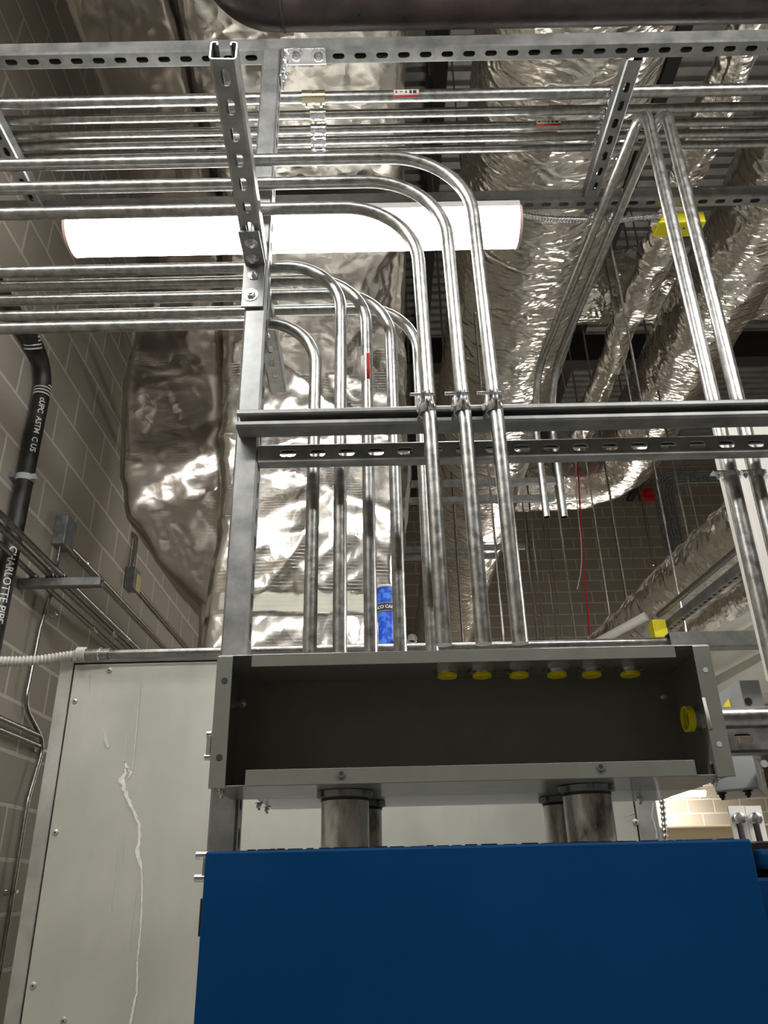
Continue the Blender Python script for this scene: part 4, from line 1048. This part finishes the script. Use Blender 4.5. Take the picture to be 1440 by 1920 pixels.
# joists
for i, xj in enumerate((.6, 2.6, 4.6, 6.6)):
    j = thing('roof_joist', ['black open-web joist under the deck, leftmost', 'black open-web joist under the deck, second from left', 'black open-web joist under the deck, third from left', 'black open-web joist under the deck, rightmost'][i], 'joist', group='roof joists')
    obj('top_chord', box(BM(), (xj-.07, YF, ZC-.06), (xj+.07, YB, ZC-.005)), M['dark'], j, smooth=False)
    obj('bottom_chord', box(BM(), (xj-.06, YF, ZC-.75), (xj+.06, YB, ZC-.69)), M['dark'], j, smooth=False)
    bm = BM(); y = YF; up = True
    while y < YB-.6:
        cyl(bm, (xj, y, ZC-.72 if up else ZC-.05), (xj, y+.6, ZC-.05 if up else ZC-.72), .022, 8); y += .6; up = not up
    w_ = obj('web', bm, M['dark'], j)
# girder at back
for i, yj in enumerate((8.2,)):
    bm = BM(); box(bm, (XW, yj-.1, ZC-1.15), (XR, yj+.1, ZC-1.12)); box(bm, (XW, yj-.1, ZC-.78), (XR, yj+.1, ZC-.75)); box(bm, (XW, yj-.008, ZC-1.13), (XR, yj+.008, ZC-.76))
    tag(obj('steel_girder', bm, M['dark'], smooth=False), ['dark steel girder crossing under the joists, nearer', 'dark steel girder crossing at the top of the far wall'][i], 'girder')
# red beacon on far wall
p = at(1216, 924, Y=YB-.1)
bc = thing('fire_alarm_beacon', 'small red fire alarm beacon high on the dark far wall', 'alarm')
obj('body', box(BM(), (p.x-.17, YB-.12, p.z-.13), (p.x+.17, YB-.005, p.z+.08)), M['redp'], bc, smooth=False, bevel=.01)
obj('lens', box(BM(), (p.x-.06, YB-.16, p.z-.04), (p.x+.06, YB-.12, p.z+.04)), M['redp'], bc, smooth=False, bevel=.01)
# bundle of dark conduits bending on the far wall
for k in range(6):
    Yk_ = 9.0; a = at(1440, 882+k*4.0, Y=Yk_); b = at(1256+k*6.5, 1060, Y=Yk_); z_ = at(1320, 884+k*4, Y=Yk_).z
    conduit([(a.x+.6, Yk_, z_), (b.x, Yk_, z_), (b.x, Yk_, at(1280, 1200, Y=Yk_).z)], .016, ['outermost', 'second', 'third', 'fourth', 'fifth', 'innermost'][k]+' of six dark conduits bending down on the far side', 'bundle of six bent dark conduits', .28-k*.02, m='box', n=10)
# red cable
pts = [Vector((at(1085, 900, Y=6.5).x, 6.5, ZC))]+spline([at(*q, Y=6.5) for q in ((1085, 900), (1088, 960), (1093, 1050), (1100, 1120), (1108, 1230))], 8)
bm = BM(); sweep(bm, pts, .007, 8); tag(obj('hanging_cable', bm, M['redp']), 'thin red cable hanging in front of the far wall', 'cable')
pts = [Vector((at(1085, 900, Y=6.4).x-.1, 6.4, ZC))]+spline([at(*q, Y=6.4) for q in ((1079, 830), (1082, 940), (1090, 1020), (1089, 1070), (1082, 1105))], 8)
bm = BM(); sweep(bm, pts, .005, 8); tag(obj('hanging_cable', bm, M['paper']), 'pale cable with a small plug hanging beside the red cable', 'cable')
# flexible steel conduit crossing under back strut, and yellow box
corrugated('flexible_conduit', [at(978, 403, Z=zt-.02), at(1030, 410, Z=zt-.03), at(1100, 412, Z=zt-.03)], .0085, .0018, .009, 'zinc', 'metal spiral flexible conduit from the fixture to the peaked conduits', 12)
corrugated('flexible_conduit', [at(1150, 414, Z=zt-.03), at(1190, 409, Z=zt-.028), at(1240, 404, Z=zt-.03)], .0085, .0018, .009, 'zinc', 'metal spiral flexible conduit from the peaked conduits to the yellow box', 12)
pa = at(1233, 405, Z=zt-.02); pb = at(1308, 432, Z=zt-.02)
c = thing('junction_box', 'yellow square box fixed under the back strut behind the peaked conduits', 'junction box')
obj('body', box(BM(), (pa.x, pa.y, zt-.045), (pb.x, pb.y, zt-.004)), M['yellow'], c, smooth=False, bevel=.004)
p = at(1282, 428, Z=zt-.045); obj('knockout_hole', cyl(BM(), p, p-Vector((0, 0, .001)), .0035, 10), M['dark'], c)
obj('connector', cyl(BM(), (pa.x-.02, pa.y+.015, zt-.028), (pa.x, pa.y+.015, zt-.028), .012, 16), M['zinc'], c)
# clamp pair where the peaked conduits pass the back strut
for k, q in enumerate(((1107, 400), (1140, 402))):
    p = at(*q, Z=3.39); c = thing('strut_clamp', ['left', 'right'][k]+' clamp holding the peaked conduits at the back strut', 'clamp', group='clamps of the peaked conduits')
    bm = BM(); sweep(bm, [p-Vector((.006, .012, 0)), p+Vector((.006, .012, 0))], .017, 20); obj('band', bm, M['zinc'], c)
    bolt(p+Vector((.0, -.004, -.017)), (0, 0, -1), .005, c, washer=False)
# lower right sloping rack with yellow end cap
a = at(1380, 1066, Y=2.9); b = at(1246, 1172, Y=3.7); 
conduit([a-(b-a)*.5+Vector((-.02, 0, .05)), b+Vector((-.02, 0, .05))], .014, 'conduit lying on the sloping rack strut at right', None)
a2 = at(1385, 1080, Y=2.95); b2_ = at(1250, 1185, Y=3.75)
tag(strut('strut_channel', a2-(b2_-a2)*.5, b2_, (0, -.6, .8)), 'slotted strut running away under the foil duct at right', 'strut')
p = at(1237, 1180, Y=3.65)
c = thing('strut_end_cap', 'yellow safety cap on the end of the slotted strut at right', 'end cap')
obj('cap', box(BM(), (p.x-.035, p.y-.02, p.z-.045), (p.x+.03, p.y+.05, p.z+.045)), M['yellow'], c, smooth=False, bevel=.005)
a = at(1110, 1210, Y=4.2); b = at(1212, 1155, Y=4.0)
bm = BM(); sweep(bm, [a, b], .024, 16); tag(obj('plain_pipe', bm, M['pvc']), 'white plastic pipe sloping up behind the wireway flange', 'pipe')
# purple marks on the far legs
